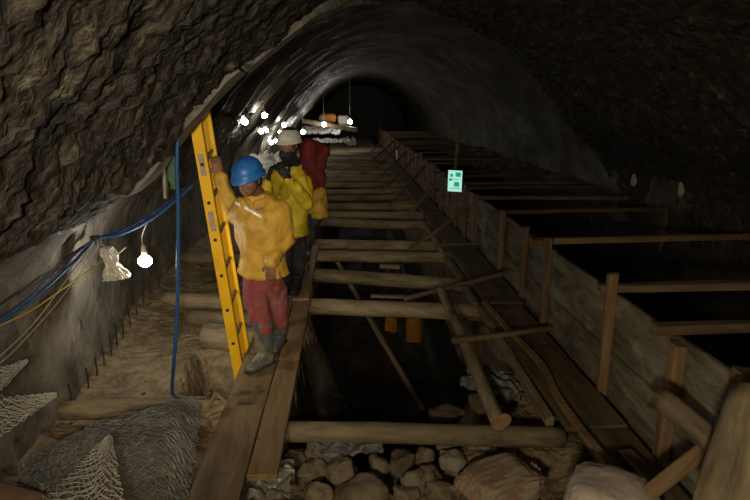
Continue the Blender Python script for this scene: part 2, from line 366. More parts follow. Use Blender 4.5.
# ground
def gz(x, y):
    n = .03 * noise.noise(V((x * 2, y * 2, 0))) + .02 * noise.noise(V((x * 6, y * 6, 3)))
    left = -.20 + n + .14 * sm(-1.8, -2.4, x) + .05 * noise.noise(V((x * 1.1, y * 1.1, 8)))
    hole = math.exp(-(((x + 1.16) / .19) ** 4 + ((y - 4.08) / .33) ** 4)); left -= .4 * hole
    rim = math.exp(-((math.hypot((x + 1.16) / .26, (y - 4.08) / .42) - 1) / .16) ** 2); left += .05 * rim
    near = -.42 + 2 * n + .10 * sm(2.7, 1.9, y)
    deep = -2.0 + 4 * n
    pit = near + (deep - near) * sm(2.95, 3.35, y + .25 * noise.noise(V((x * 2, 3, 1))))
    mound = math.exp(-(((x - 1.3) / .5) ** 4 + ((y - 3.55) / .8) ** 4) ) * 1.8
    pit = min(pit + mound if y > 2.9 else pit, max(pit, -.27 + 2 * n))
    lm = math.exp(-(((x + .36) / .30) ** 2 + ((y - 5.6) / .7) ** 2)) * 1.25
    pit = min(pit + lm * sm(3.2, 3.8, y), max(pit, -.3 + 2 * n))
    z = left + (pit - left) * sm(-.62, -.34, x + .08 * noise.noise(V((x * 3, y * 3, 5))))
    if y < 2.95: z = left + (pit - left) * sm(-.95, -.5, x)
    rb = -.22 + n
    z = z + (rb - z) * sm(1.36, 1.5, x)
    return z
xs = lin(-2.75, 1.98, 120); ys = [.8 + 5.6 * i / 150 for i in range(151)] + [6.4 + 33 * (i / 80) ** 1.3 for i in range(1, 81)]
vs = [(x, y, gz(x, y)) for y in ys for x in xs]; k = len(xs)
fs = [(i * k + j, i * k + j + 1, i * k + j + 1 + k, i * k + j + k) for i in range(len(ys) - 1) for j in range(k - 1)]
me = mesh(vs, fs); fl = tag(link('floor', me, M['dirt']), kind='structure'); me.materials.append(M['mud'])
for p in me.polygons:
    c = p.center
    if c.z < (-.95 if c.x > .6 else -.6): p.material_index = 1  # deep faces get the dark colour in place of trench shade
xs = lin(1.9, 4.4, 40); ys = lin(.8, 39.4, 150)
vs = [(x, y, -.95 + .06 * noise.noise(V((x * 2, y * 2, 4))) + 1.55 * sm(3.55, 4.35, x) + .1 * noise.noise(V((x * 1.3, y, 9)))) for y in ys for x in xs]; k = len(xs)
fs = [(i * k + j, i * k + j + 1, i * k + j + 1 + k, i * k + j + k) for i in range(len(ys) - 1) for j in range(k - 1)]
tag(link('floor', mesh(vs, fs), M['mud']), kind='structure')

# ------------------------------------------------------------------ log crossbeams
ci = 0
logs = [  # left x, left Y, right x, right Y, r, z
    (-.62, 3.09, 1.42, 2.98, .072, -.10), (-2.14, 5.70, 1.42, 5.05, .092, -.115), (-.75, 6.52, 1.5, 5.95, .09, -.11),
    (-2.1, 7.52, 1.5, 7.11, .085, -.11), (-.8, 8.05, 1.5, 7.79, .085, -.11), (-.95, 9.80, 1.5, 9.23, .085, -.11),
    (-2.1, 10.55, 1.5, 10.15, .085, -.11)]
y = 11.2
while y < 36:
    logs.append((-1.0, y + random.uniform(-.1, .15), 1.5, y + random.uniform(-.15, .1), random.uniform(.075, .092), -.11)); y += random.uniform(.95, 1.15)
for i, (x0, y0, x1, y1, r, z) in enumerate(logs):
    z -= .025
    w = ['muddy round log laid across the trench nearest the camera, above the rubble',
         'long muddy log spanning from the left dirt bank across the trench, second from camera',
         'pale thick log across the trench with a small wood block on it'][i] if i < 3 else 'round log laid across the dark trench, %s from the camera' % ORD[i]
    tag(log('crossbeam_log', (x0, y0, z), (x1, y1, z), r, r * .95, M['log']), w, 'log', 'log crossbeams over the trench')
tag(beam('wood_block', at(380, 266, z=.0), at(400, 267, z=.0), .06, .05, M['plank']), 'small sawn wood block resting on top of the third log', 'wood block')
# other logs on the left bank
def llog(p0, p1, r, lab, name='log', nz=.12):
    return tag(log(name, p0, p1, r, r * .95, M['log'], nz=nz), lab, 'log')
llog(at(62, 411, z=-.06), at(235, 407, z=-.06), .068, 'smooth pale pole lying on dirt behind the wire mesh heap')
llog(at(205, 336, z=-.1), at(262, 338, z=-.1), .13, 'thick half-buried log end beside the ladder on the left bank', nz=.2)
llog(at(182, 258, z=-.05), at(262, 262, z=-.05), .08, 'short log end on the left bank behind the blue hose')
llog(at(188, 318, z=-.15), at(255, 323, z=-.15), .09, 'half-buried muddy log between second crossbeam and thick log end', nz=.2)
# poles and debris in the trench
tag(log('diagonal_pole', at(335, 258, z=-.25), at(425, 410, z=-1.6), .035, .035, M['strut']), 'thin dark pole sloping down into the deep trench', 'pole')
pole = tag(log('wooden_pole', at(440, 289, z=.10), at(503, 420, z=.05), .043, .052, M['log'], nz=.08), 'slim peeled pole leaning over the crossbeams with its sawn end towards the camera', 'pole')
p1 = at(503, 420, z=.05); dd = (p1 - at(440, 289, z=.10)).normalized()
o = log('cut_end', p1 + dd * .001, p1 + dd * .012, .049, .047, M['cut'], pole); o['label'] = 'reddish sawn end'

# ------------------------------------------------------------------ left walkway
def board(x0, x1, y0, y1, m, lab, z=0.0, h=.04, skew=0.0, name='walkway_plank', grp='planks of the left walkway'):
    return tag(beam(name, ((x0 + x1) / 2, y0, z - h / 2), ((x0 + x1) / 2 + skew, y1, z - h / 2), abs(x1 - x0), h, m), lab, 'plank', grp)
board(-.875, -.60, 1.5, 3.22, M['plank'], 'wide brown walkway plank running out of frame at bottom')
board(-.875, -.60, 3.235, 6.4, M['plank'], 'wide brown walkway plank under the front worker\'s boots')
board(-.585, -.415, 2.48, 5.6, M['plank_red'], 'narrow reddish walkway plank with sawn end above the white plastic', .022)
board(-.60, -.43, 5.15, 7.3, M['plank_red'], 'short narrow plank on the walkway beside the second worker', .045, skew=-.01)
board(-.86, -.62, 5.9, 9.4, M['walk'], 'pale walkway plank behind the second worker', .03, skew=-.06)
board(-.62, -.50, 7.1, 10.2, M['walk'], 'narrow walkway plank along trench edge past the workers', .01, skew=-.1)
board(-.95, -.68, 9.5, 13.5, M['walk'], 'far left walkway plank beyond the workers', .0, skew=-.05)
# ------------------------------------------------------------------ right walkway
def rboard(*a, **k): return board(*a, name='walkway_board', grp='boards of the right walkway', **k)
rboard(1.46, 1.80, 2.2, 2.92, M['walk'], 'short dark walkway board nearest the camera at the plank wall', z=-.02)
rboard(1.39, 1.79, 2.86, 5.05, M['walk'], 'wide old walkway board below the nearest wall posts', z=.0)
rboard(1.42, 1.82, 5.0, 7.2, M['walk'], 'second wide old board of the right walkway', z=.02)
rboard(1.44, 1.80, 7.1, 9.7, M['walk'], 'third board of the right walkway, below the lit green sign', z=.0)
rboard(1.42, 1.78, 9.6, 13.0, M['walk'], 'fourth board of the right walkway beyond the lit sign', z=.02)
rboard(1.42, 1.78, 12.9, 17.0, M['walk'], 'fifth board of the right walkway, far back', z=0)
rboard(1.40, 1.76, 16.9, 22.0, M['walk'], 'sixth board of the right walkway, far back', z=.02)
rboard(1.38, 1.74, 21.9, 30.0, M['walk'], 'last board of the right walkway at the far end', z=0)
# stringer beneath the right walkway, pale edges between logs
for i, (a, b) in enumerate([(3.0, 5.0), (5.1, 7.0), (7.2, 9.1)]):
    tag(beam('stringer', (1.335, a, -.05), (1.36, b, -.05), .055, .07, M['log']),
        'squared timber along the trench side of the right walkway, %s from camera' % ORD[i], 'timber', 'edge timbers of the right walkway')
# warped strip lying on the walkway
sp = catmull([at(484, 303, z=.02), at(510, 333, z=.02), at(541, 366, z=.02), at(556, 396, z=.02), at(578, 428, z=.02), at(608, 466, z=.02)], 8)
vs = []; fs = []
for i, p in enumerate(sp):
    d = (sp[min(i + 1, len(sp) - 1)] - sp[max(0, i - 1)]).normalized(); s = V((d.y, -d.x, 0)).normalized()
    for a, b in ((-.022, 0), (-.022, .03), (.022, .03), (.022, 0)): vs.append(p + s * a + V((0, 0, b)))
for i in range(len(sp) - 1):
    for j in range(4): a = i * 4 + j; b = i * 4 + (j + 1) % 4; fs.append((a, a + 4, b + 4, b))
fs += [(0, 1, 2, 3), tuple(len(vs) - 4 + j for j in (3, 2, 1, 0))]
tag(link('warped_batten', mesh(vs, fs), M['plank_red'], smooth=False), 'long warped wooden batten snaking along the right walkway', 'batten')

# ------------------------------------------------------------------ plank wall on the right
def wx(y): return 1.905 + .012 * math.sin(y) + (.0 if y < 6 else .0)
yy = 1.75; i = 0
while yy < 34:
    L = random.uniform(2.3, 2.8) if yy < 9 else 5.0
    L = min(L, 34.3 - yy)
    for c, (za, zb, nm) in enumerate([(-.16, .27, 'lower'), (.275, .70, 'upper')]):
        zz = (za + zb) / 2 + random.uniform(-.008, .008)
        tilt = random.uniform(-.008, .008)
        tag(beam('formwork_board', (wx(yy) + .01 * c + random.uniform(-.006, .006), yy + .004, zz + tilt), (wx(yy + L) + .01 * c, yy + L, zz - tilt), zb - za, .035, M['form'], up=(1, 0, 0), rough=.01),
            '%s mould-stained board of the plank wall, %s length from the camera' % (nm, ORD[i]), 'board', 'boards of the plank wall')
    yy += L + .004; i += 1
PX = 1.85
posts = [(2.12, .80, .075, .09), (2.60, .69, .075, .075), (3.36, .86, .05, .07), (4.52, .83, .05, .06), (5.2, .78, .045, .05), (6.05, .78, .06, .06), (7.35, .76, .05, .06), (8.1, .78, .05, .05), (8.75, .80, .05, .06), (9.5, .78, .05, .05)]
y = 10.2
while y < 33:
    posts.append((y, random.uniform(.68, .85), .05, .055)); y += random.uniform(.6, .85)
pobj = []
for i, (y, h, wy, wxx) in enumerate(posts):
    x = PX + random.uniform(-.012, .01); ln = random.uniform(-.02, .02)
    nm = ['squat dark timber post at the right edge behind the big log', 'thick reddish post under the nearest strut, bark partly peeled', 'timber post with pale top beside the second strut', 'straight sawn post crossed by the orange-brown strut'][i] if i < 4 else 'upright timber post against the plank wall, %s from the camera' % ORD[i]
    p = tag(beam('wall_post', (x, y + ln, -.2), (x + random.uniform(-.01, .01), y - ln, h), wy, wxx, M['post'], up=(0, 1, 0) if False else (1, 0, 0), rough=.008), nm, 'post', 'posts of the plank wall')
    pobj.append(p)
# struts from wall to the right side of the tunnel
struts = [(2.74, .725, .06), (3.44, .735, .055), (4.80, .725, .055), (6.33, .70, .05), (7.42, .70, .055), (8.35, .70, .05), (8.95, .68, .045)]
y = 9.7
while y < 27: struts.append((y, random.uniform(.66, .74), .05)); y += random.uniform(.7, 1.15)
for i, (y, z, t) in enumerate(struts):
    nm = ['short thick timber strut from the plank wall, nearest the camera', 'dark timber strut reaching right over the black pit, second from camera', 'orange-brown sawn strut with block ends, third from camera'][i] if i < 3 else 'horizontal timber strut from plank wall to tunnel side, %s from camera' % ORD[i]
    x1 = 4.05 + random.uniform(-.05, .1) if i > 1 else 4.0
    if i == 2:
        root = empty('cross_strut', (1.75, y, z), nm, 'strut', 'struts over the black pit')
        beam('bar', (1.76, y, z), (x1, y + .03, z + .015), .06, .06, M['plank_red'], parent=root)
        beam('end_block', (1.76, y - .05, z), (1.86, y - .05, z + .0), .05, .065, M['post'], parent=root)
        beam('end_block', (3.88, y - .045, z + .03), (4.03, y - .045, z + .03), .04, .07, M['post'], parent=root)
    else:
        tag(beam('cross_strut', (1.79, y, z), (x1, y + random.uniform(-.1, .1), z + random.uniform(-.02, .03)), .075 if i < 2 else .06, t, M['strut'], rough=.007), nm, 'strut', 'struts over the black pit')
# tall stake
tag(beam('tall_stake', (1.93, 9.6, .0), at(460, 125, Y=9.6), .05, .05, M['post'], up=(1, 0, 0)), 'tall thin stake rising above the plank wall behind the lit sign', 'stake')
for i, (u, v, Y, w_, h_, lab) in enumerate([(680, 187, 6.05, .04, .13, 'pale plaster patch on the right tunnel side, tall narrow one above the strut ends'), (632, 180, 7.15, .05, .09, 'pale plaster patch on right tunnel side, beside the stub post'), (745, 212, 5.05, .05, .10, 'pale plaster patch on the tunnel side at the right frame edge')]):
    tag(link('plaster_patch', blob((.035, w_, h_), 70 + i, .5, 3, 1.6), M['sack'], None, Matrix.Translation(at(u, v, Y=Y) + V((.03, 0, .0)))), lab, 'plaster')
# short stub posts at tunnel side
for i, (u, v, Y) in enumerate([(620, 172, 8.6), (668, 205, 6.4)]):
    b = at(u, v, Y=Y)
    tag(beam('stub_post', (b.x, b.y, b.z - .9), (b.x, b.y, b.z + .1), .06, .06, M['post'], up=(1, 0, 0)), ['upright stub post standing against the far right tunnel side', 'low stub post at the right end of the fourth strut'][i], 'post')
# braces
braces = [
    (at(404, 299, z=.0), at(513, 271, X=1.80), 'long thin brace from the second log up to the sixth wall post'),
    (at(409, 250, z=-.0), at(467, 209, X=1.80), 'slanting brace from the fourth log up to the posts near the lit sign'),
    (at(453, 341, z=.13), at(551, 328, X=1.80), 'short level batten from the slim pole to the straight sawn post'),
    (at(407, 216, z=.0), at(440, 180, X=1.80), 'thin brace rising to the wall just left of the lit sign')]
for p0, p1, lab in braces:
    tag(beam('brace', p0, p1, .042, .04, M['strut']), lab, 'brace', 'slanting braces of the plank wall')
for i, y in enumerate([10.6, 12.6, 14.6, 16.8, 19.2, 22.0]):
    tag(beam('brace', (.85, y, -.0), (1.80, y + 1.6, .62), .05, .045, M['strut']), 'slanting brace of the far plank wall, %s beyond the lit sign' % ORD[i], 'brace', 'slanting braces of the plank wall')
tag(beam('loose_lath', at(371, 296, z=.0), at(406, 297, z=.0), .05, .025, M['strut']), 'short lath lying flat on the second log', 'lath')
tag(beam('loose_lath', at(436, 245, z=.05), at(478, 243, z=.05), .05, .025, M['strut']), 'short lath on the right walkway by the fifth log', 'lath')

# reflective sign on the plank wall, its brightness added as emission
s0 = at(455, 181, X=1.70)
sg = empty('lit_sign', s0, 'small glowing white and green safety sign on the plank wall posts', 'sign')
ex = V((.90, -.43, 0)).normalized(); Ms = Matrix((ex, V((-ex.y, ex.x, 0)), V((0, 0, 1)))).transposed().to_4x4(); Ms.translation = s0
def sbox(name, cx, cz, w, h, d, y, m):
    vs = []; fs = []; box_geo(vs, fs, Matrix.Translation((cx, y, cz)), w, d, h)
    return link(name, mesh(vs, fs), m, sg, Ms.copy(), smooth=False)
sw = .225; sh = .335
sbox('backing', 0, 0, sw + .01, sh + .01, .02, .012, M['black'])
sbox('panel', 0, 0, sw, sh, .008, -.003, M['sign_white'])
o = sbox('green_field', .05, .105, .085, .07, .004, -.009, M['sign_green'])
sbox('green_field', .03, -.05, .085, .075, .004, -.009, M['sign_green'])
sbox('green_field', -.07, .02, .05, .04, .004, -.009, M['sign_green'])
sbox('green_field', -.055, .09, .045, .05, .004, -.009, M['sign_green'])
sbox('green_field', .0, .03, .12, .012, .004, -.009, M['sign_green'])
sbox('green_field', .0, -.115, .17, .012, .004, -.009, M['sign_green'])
o = tag(tube('pale_tube', [at(397, 150, X=1.74), at(397.5, 161, X=1.74)], .045, M['white_sheet'], n=2), 'small pale upright tube on the far plank wall', 'tube')

# ------------------------------------------------------------------ bottom right timbers and sacks
bl = tag(log('thick_log', at(757, 395, Y=1.90), at(722, 515, Y=1.62), .105, .11, M['log'], nz=.1, bend=0), 'thick inclined log cut off by the bottom right corner', 'log')
tag(beam('inclined_timber', at(640, 500, Y=1.98), at(724, 434, Y=2.16), .07, .055, M['post'], up=(0, -.6, 1)), 'inclined squared timber between white sack and thick log', 'timber')
a, b = at(661, 398, Y=2.30), at(728, 455, Y=1.98)
pl = tag(log('grey_log', a, b, .062, .062, M['log'], nz=.06, bend=0), 'short greyish log leaning on the plank wall at right', 'log')
d = (a - b).normalized(); log('cut_end', a + d * .001, a + d * .012, .062, .06, M['walk'], pl)
tag(beam('wood_offcut', at(625, 452, z=.02), at(652, 480, z=.02), .08, .04, M['walk']), 'short board offcut lying at the foot of the plank wall', 'offcut')
def sack(name, c, ax, rot, m, seed, lab, nz=.1, sq=.75):
    root = empty(name, (c.x, c.y, c.z - ax[2]), lab, 'sack')
    bm = bmesh.new(); bmesh.ops.create_icosphere(bm, subdivisions=5, radius=1)
    for v in bm.verts:
        p = v.co.copy(); q = V([math.copysign(abs(t) ** (sq if k_ < 2 else .8), t) for k_, t in enumerate(p)])
        w = nz * noise.noise(p * 1.6 + V((seed, 0, 0))) + nz * .5 * abs(noise.noise(V((p.x * 2, p.y * 6, p.z * 3)) + V((seed, 3, 0)))) + nz * .25 * noise.noise(p * 9)
        q *= 1 + w; v.co = V((q.x * ax[0], q.y * ax[1], q.z * ax[2]))
    o = link('bag', from_bm(bm), m, root, Matrix.Translation(c) @ Matrix.Rotation(rot, 4, 'Z'))
    # gathered mouth
    vs = []; fs = []
    for i in range(5):
        for j in range(20):
            a = j / 20 * math.tau; r = (.55, .3, .16, .2, .36)[i] * (1 + .25 * math.sin(j * 3.1 + i)); vs.append((ax[0] * (.80 + .1 * i), r * ax[1] * math.cos(a), r * ax[2] * math.sin(a)))
    for i in range(4):
        for j in range(20): fs.append((i * 20 + j, i * 20 + (j + 1) % 20, i * 20 + 20 + (j + 1) % 20, i * 20 + 20 + j))
    link('mouth', mesh(vs, fs), m, root, Matrix.Translation(c) @ Matrix.Rotation(rot, 4, 'Z'))
    return root
sack('sack', at(611, 507, z=.10), (.22, .2, .155), math.radians(-40), M['sack'], 3, 'dirty white full sack at the bottom edge by the right walkway')
sack('rubble_sack', at(500, 482, z=-.19), (.23, .165, .085), math.radians(22), M['rubble_sack'], 8, 'flattened faded striped sack lying on the rubble', .2, .5)
# crumpled sheets
def sheet(name, c, sx, sy, m, lab, seed, amp=.05, rot=0, cat='sheet', tilt=0, res=44, fr_=7.0):
    vs = []; fs = []
    for i in range(res + 1):
        for j in range(res + 1):
            x = (i / res - .5) * sx; y = (j / res - .5) * sy
            ed = 1 + .22 * noise.noise(V((x * 6 / sx, y * 6 / sy, seed)))
            q = V((x * 9 / sx + seed, y * 9 / sy, 0))
            q = V((x * fr_ + seed, y * fr_ * 1.6, 0)); z = amp * (abs(noise.noise(q)) * 1.6 + .5 * abs(noise.noise(q * 2.1 + V((3, 1, 0)))))
            vs.append((x * ed, y * ed, z))
    for i in range(res):
        for j in range(res): a = i * (res + 1) + j; fs.append((a, a + 1, a + res + 2, a + res + 1))
    o = link(name, mesh(vs, fs), m, None, Matrix.Translation(c) @ Matrix.Rotation(rot, 4, 'Z') @ Matrix.Rotation(tilt, 4, 'X'))
    sd = o.modifiers.new('thickness', 'SOLIDIFY'); sd.thickness = .004
    return tag(o, lab, cat)
sheet('foil_sheet', at(347, 444, z=-.22), .46, .20, M['foil'], 'crumpled patterned plastic sheet draped over rubble below the nearest log', 2, .07, math.radians(8), tilt=.45)
sheet('plastic_sheet', at(268, 484, z=-.22), .30, .26, M['plastic'], 'crumpled pale plastic under the reddish plank end', 5, .08, tilt=.2)
sheet('plastic_sheet', at(497, 385, z=-.2), .5, .35, M['foil'], 'torn dirty plastic on the mound beside the right walkway', 9, .08, math.radians(-35), tilt=.1)
sheet('white_sheet', V((-1.25, 9.2, .95)), .9, .5, M['white_sheet'], 'crumpled white sheet under the lamps behind the blue helmet', 12, .16, math.radians(20), tilt=.9)
# ------------------------------------------------------------------ rubble
rk = [  # u, v, px half-width, px half-height, label, grey
    (296, 457, 11, 7, 'flat brown stone beside the plank end below the nearest log', 0),
    (312, 471, 15, 10, 'oval brown stone right of the pale plastic', 0),
    (325, 454, 21, 10, 'long flat reddish slab below the patterned sheet', 0),
    (342, 474, 18, 15, 'rounded pale boulder in the middle of the rubble', 0),
    (363, 494, 29, 13, 'large flat boulder cut by the bottom edge', 0),
    (378, 466, 10, 12, 'upright stone beside the pale boulder', 0),
    (402, 462, 15, 12, 'egg-shaped stone below the nearest log', 0),
    (413, 482, 13, 11, 'angular stone left of the striped sack', 1),
    (425, 458, 11, 10, 'small brown stone between egg-shaped stone and grey slab', 0),
    (447, 444, 13, 9, 'rounded brown stone touching the nearest log from below', 0),
    (452, 462, 16, 9, 'grey slab in front of the rounded brown stone', 1),
    (482, 448, 14, 12, 'squarish pale stone above the striped sack', 1),
    (430, 478, 14, 12, 'brown stone at the left tip of the striped sack', 0),
    (442, 494, 18, 9, 'low stone below the left tip of the striped sack', 0),
    (546, 441, 20, 7, 'long flat stone right of the striped sack under the log end', 0),
    (405, 495, 12, 8, 'small stone at the bottom edge beside the large flat boulder', 0),
    (318, 493, 13, 10, 'dark stone at the bottom edge left of the large flat boulder', 0),
    (485, 404, 14, 11, 'brown stone on the mound left of the slim pole', 0),
    (515, 399, 15, 10, 'dark reddish stone on the mound right of the slim pole', 0),
    (447, 415, 16, 10, 'brown stone behind the nearest log on the trench edge', 0)]
for i, (u, v, a, b, lab, g) in enumerate(rk):
    z = -.30 if v > 430 else -.28
    p = at(u, v, z=z); s = ((p - V((0, 0, CH))).length) / 560
    me = blob((a * s * 1.15, (a + b) / 2 * s * 1.1, b * s * 1.3), i + 3, .3, 4, 1.5, 1.5)
    tag(link('stone', me, M['rock_grey' if g else 'rock'], None, Matrix.Translation(p) @ Matrix.Rotation(random.uniform(-.3, .3), 4, 'Z')), lab, 'stone', 'stones of the rubble heap')
proto = [blob((1, .8, .62), 50 + k, .25, 3, 1.2, .9) for k in range(5)]
for me in proto: me.materials.append(M['rock']); [setattr(p, 'use_smooth', True) for p in me.polygons]
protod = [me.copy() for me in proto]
for me in protod: me.materials.clear(); me.materials.append(M['mud'])  # trench stones coloured dark to stand for the shade down there
for i in range(60):
    x = random.uniform(-.45, 1.3); y = random.uniform(2.2, 2.98); s = random.uniform(.028, .07)
    o = bpy.data.objects.new('rubble_stone', random.choice(proto)); COL.objects.link(o)
    o.location = (x, y, gz(x, y) + s * .35); o.scale = (s, s, s); o.rotation_euler = (random.uniform(-.4, .4), random.uniform(-.4, .4), random.uniform(0, 6))
    tag(o, 'small loose brown stone among the larger stones of the rubble heap', 'stone', 'small stones of the rubble heap')
for i in range(26):
    x = random.uniform(-2.0, -1.0); y = random.uniform(3.3, 5.4); s = random.uniform(.012, .035)
    o = bpy.data.objects.new('pebble', random.choice(proto)); COL.objects.link(o)
    o.location = (x, y, gz(x, y) + s * .3); o.scale = (s, s, s); o.rotation_euler = (0, 0, random.uniform(0, 6))
    tag(o, 'pebble scattered on the left dirt bank', 'pebble', 'pebbles on the left bank')
for i in range(22):
    x = random.uniform(-.3, 1.3); y = random.uniform(3.6, 6.5); s = random.uniform(.05, .12)
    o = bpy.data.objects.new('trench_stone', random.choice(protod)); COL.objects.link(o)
    o.location = (x, y, gz(x, y) + s * .3); o.scale = (s, s, s); o.rotation_euler = (0, 0, random.uniform(0, 6))
    tag(o, 'dark stone lying in the shadowed trench', 'stone', 'stones down in the trench')
# rods along the foot of the left wall
pts = [(62, 408), (76, 388), (85, 376), (92, 366), (99, 356), (106, 347), (113, 338), (121, 327), (129, 318), (137, 308), (146, 299), (153, 290)]
for i, (u, v) in enumerate(pts):
    b = at(u, v, z=-.12); b.x = max(b.x, -(2.02 + .24 * sm(3.2, 6, b.y))); top = b + V((random.uniform(-.015, .015), random.uniform(-.02, .02), random.uniform(.15, .26)))
    tag(tube('steel_rod', [b, (b + top) / 2 + V((.004, 0, 0)), top], .0065, M['steel'], n=3, k=6), 'short dark steel rod upright at the foot of left wall, %s from the near end' % ORD[i], 'rod', 'steel rods along the left wall')

# ------------------------------------------------------------------ wire mesh
def net(name, fn, nu, nv, th, m, parent=None, layers=1):
    """knotted diamond net over fn(s,t,layer)"""
    vs = []; fs = []
    for Lr in range(layers):
        idx = {}
        def vid(i, j):
            if (i, j) not in idx: idx[(i, j)] = len(vs); vs.append(fn(i / nu, j / nv, Lr))
            return idx[(i, j)]
        for i in range(0, nu):
            for j in range(0, nv):
                if (i + j) % 2 == 0 and i + 2 <= nu and j >= 1 and j + 1 <= nv:
                    fs.append((vid(i, j), vid(i + 1, j - 1), vid(i + 2, j), vid(i + 1, j + 1)))
    o = link(name, mesh(vs, fs), m, parent, smooth=False)
    w = o.modifiers.new('wire', 'WIREFRAME'); w.thickness = th; w.use_even_offset = False; w.use_boundary = True
    return o
def mat_pt(s, t, L):
    # heap: s from left to right, t from near to far; ridge runs up to the rounded right shoulder
    near = [at(20, 520, z=-.1), at(95, 530, z=.0), at(185, 520, z=.0)]
    far = [at(22, 470, z=-.1), at(98, 430, z=.02), at(202, 400, z=.04)]
    def q(P, s):
        return P[0].lerp(P[1], s * 2) if s < .5 else P[1].lerp(P[2], s * 2 - 1)
    p = q(near, s).lerp(q(far, s), t)
    d = math.sin(min(1, t * 1.0) * math.pi * .93) ** .6 * (.10 + .08 * s) * sm(1.02, .86, s) if s > .5 else math.sin(min(1, t) * math.pi * .93) ** .6 * (.10 + .08 * s)
    p.z += d - .02 * L
    k = V((s * 23 + L * 5.3, t * 19 + L * 3.1, L * 7.7))
    p += V((noise.noise(k), noise.noise(k + V((7, 0, 0))), noise.noise(k + V((0, 9, 0))))) * .022
    p.z += .03 * noise.noise(V((s * 6, t * 6, L)))
    return p
root = empty('wire_mesh_heap', at(130, 480, z=-.14), 'heap of crumpled grey wire mesh in the bottom left corner beside the walkway', 'wire mesh')
net('mesh_layers', mat_pt, 56, 56, .0042, M['wire'], root, 3)
def fan(apex, edge, n_, name, parent, m, mouth=.02, sag=.0, th=.005, nu=26, nv=15, seed=0):
    e = [V(p) for p in edge]; apex = V(apex); up = V((0, 0, 1))
    def fn(s, t, L):
        x = t * (len(e) - 1); i = min(int(x), len(e) - 2); q = e[i].lerp(e[i + 1], x - i)
        p = apex.lerp(q, .04 + .96 * s ** 1.1)
        k = V((s * 9 + seed, t * 9 + L * 4, L)); a = .022 * (.25 + s)
        p += V((noise.noise(k), noise.noise(k + V((3, 5, 0))), noise.noise(k + V((0, 9, 1))))) * a
        p.z -= sag * math.sin(s * math.pi) + .012 * L
        return p
    return net(name, fn, nu, nv, th, m, parent, 2)
t = empty('net_bunch', at(95, 500, z=.05), 'pale knotted net gathered to a point and fanning down at bottom left', 'net')
fan(at(111, 432, z=.24), [at(36, 505, z=.15), at(70, 530, z=.22), at(100, 535, z=.25), at(128, 520, z=.2)], 0, 'netting', t, M['wire_pale'], seed=2)
t = empty('net_bunch', at(10, 420, z=.1), 'pale net gathered to a point at the left edge above the other net', 'net')
fan(at(60, 392, z=.35), [at(-40, 400, z=.45), at(-40, 430, z=.4), at(-40, 465, z=.35)], 0, 'netting', t, M['wire_pale'], seed=5, nv=11)
t = empty('net_bunch', at(5, 370, z=.4), 'blurred pale net hanging at the left edge, uppermost of the nets', 'net')
fan(at(30, 358, z=.5), [at(-40, 380, z=.6), at(-40, 405, z=.55), at(-40, 430, z=.5)], 0, 'netting', t, M['wire_pale'], seed=9, nv=11)
tag(log('clay_pipe', at(-40, 492, z=.02), at(42, 512, z=-.02), .085, .085, M['carton'], nz=.03, bend=0), 'smooth brown pipe end in the bottom left corner', 'pipe')
# wooden hand float frame beside the walkway
r_ = empty('bent_lath', at(214, 404, z=.02), 'small pale lath bent to a triangle between mesh heap and walkway plank', 'lath')
A, B, C_ = at(205, 412, z=.03), at(216, 393, z=.1), at(226, 402, z=.03)
beam('bar', A, B, .02, .018, M['plank_red'], parent=r_); beam('bar', B, C_, .02, .018, M['plank_red'], parent=r_); beam('bar', C_, A + (C_ - A) * .15, .02, .018, M['plank_red'], parent=r_)
tag(beam('wood_offcut', at(210, 424, z=-.05), at(226, 418, z=-.05), .09, .07, M['plank_red']), 'pale wood offcut beside the walkway plank and mesh heap', 'offcut')

# ------------------------------------------------------------------ ladder
lad = empty('ladder', (-.92, 4.05, -.2), 'yellow fibreglass ladder standing on the left bank and leaning to the roof lip', 'ladder')
nb = at(238.5, 374, X=-.94); nt_ = at(192.5, 108, Y=nb.y + .04); nb, nt_ = nb + (nb - nt_) * .085, nb + (nt_ - nb) * 1.03
fb = at(247, 360, Y=nb.y + .35); ft = at(203.5, 100, Y=nb.y + .40); fb, ft = fb + (fb - ft) * .05, fb + (ft - fb) * 1.04
ax = (nt_ - nb).normalized(); rung = (fb - nb); rung = (rung - ax * rung.dot(ax)).normalized(); side = ax.cross(rung).normalized()
def rail(b, t, out):
    vs = []; fs = []; w = .082; d = .03; th = .006
    prof = [(-w / 2, 0), (w / 2, 0), (w / 2, d), (w / 2 - th, d), (w / 2 - th, th), (-w / 2 + th, th), (-w / 2 + th, d), (-w / 2, d)]
    for p in (b, t):
        for a, c in prof: vs.append(p + side * a + rung * (c * out))
    k = 8
    for j in range(k): fs.append((j, (j + 1) % k, k + (j + 1) % k, k + j))
    fs += [tuple(range(k)), tuple(range(k, 2 * k))]
    o = link('rail', mesh(vs, fs), M['ladder'], lad, smooth=False)
    return o
ra = rail(nb, nt_, 1); rb_ = rail(fb, ft, -1)
L = (nt_ - nb).length; LF = (ft - fb).length
hv = [(0.06 + .118 * i) for i in range(9)]
for i in range(8):
    f_ = .07 + .122 * i
    a = nb + (nt_ - nb) * f_; b = fb + (ft - fb) * f_
    vs = []; fs = []; tube_geo(vs, fs, [a + rung * .004, b - rung * .004], .016, 12)
    link('rung', mesh(vs, fs), M['alu'], lad, smooth=True)
    vs = []; fs = []; tube_geo(vs, fs, [a - rung * .004, a + rung * .002], .014, 14)
    s = link('rung_socket', mesh(vs, fs), M['hole'], ra, smooth=False)
for f_ in (.62, .80):
    c = nb + (nt_ - nb) * f_; vs = []; fs = []
    m3 = Matrix((side, rung, ax)).transposed().to_4x4(); m3.translation = c - rung * .0015
    box_geo(vs, fs, m3, .042, .002, .16); link('sticker', mesh(vs, fs), M['sticker'], ra, smooth=False)
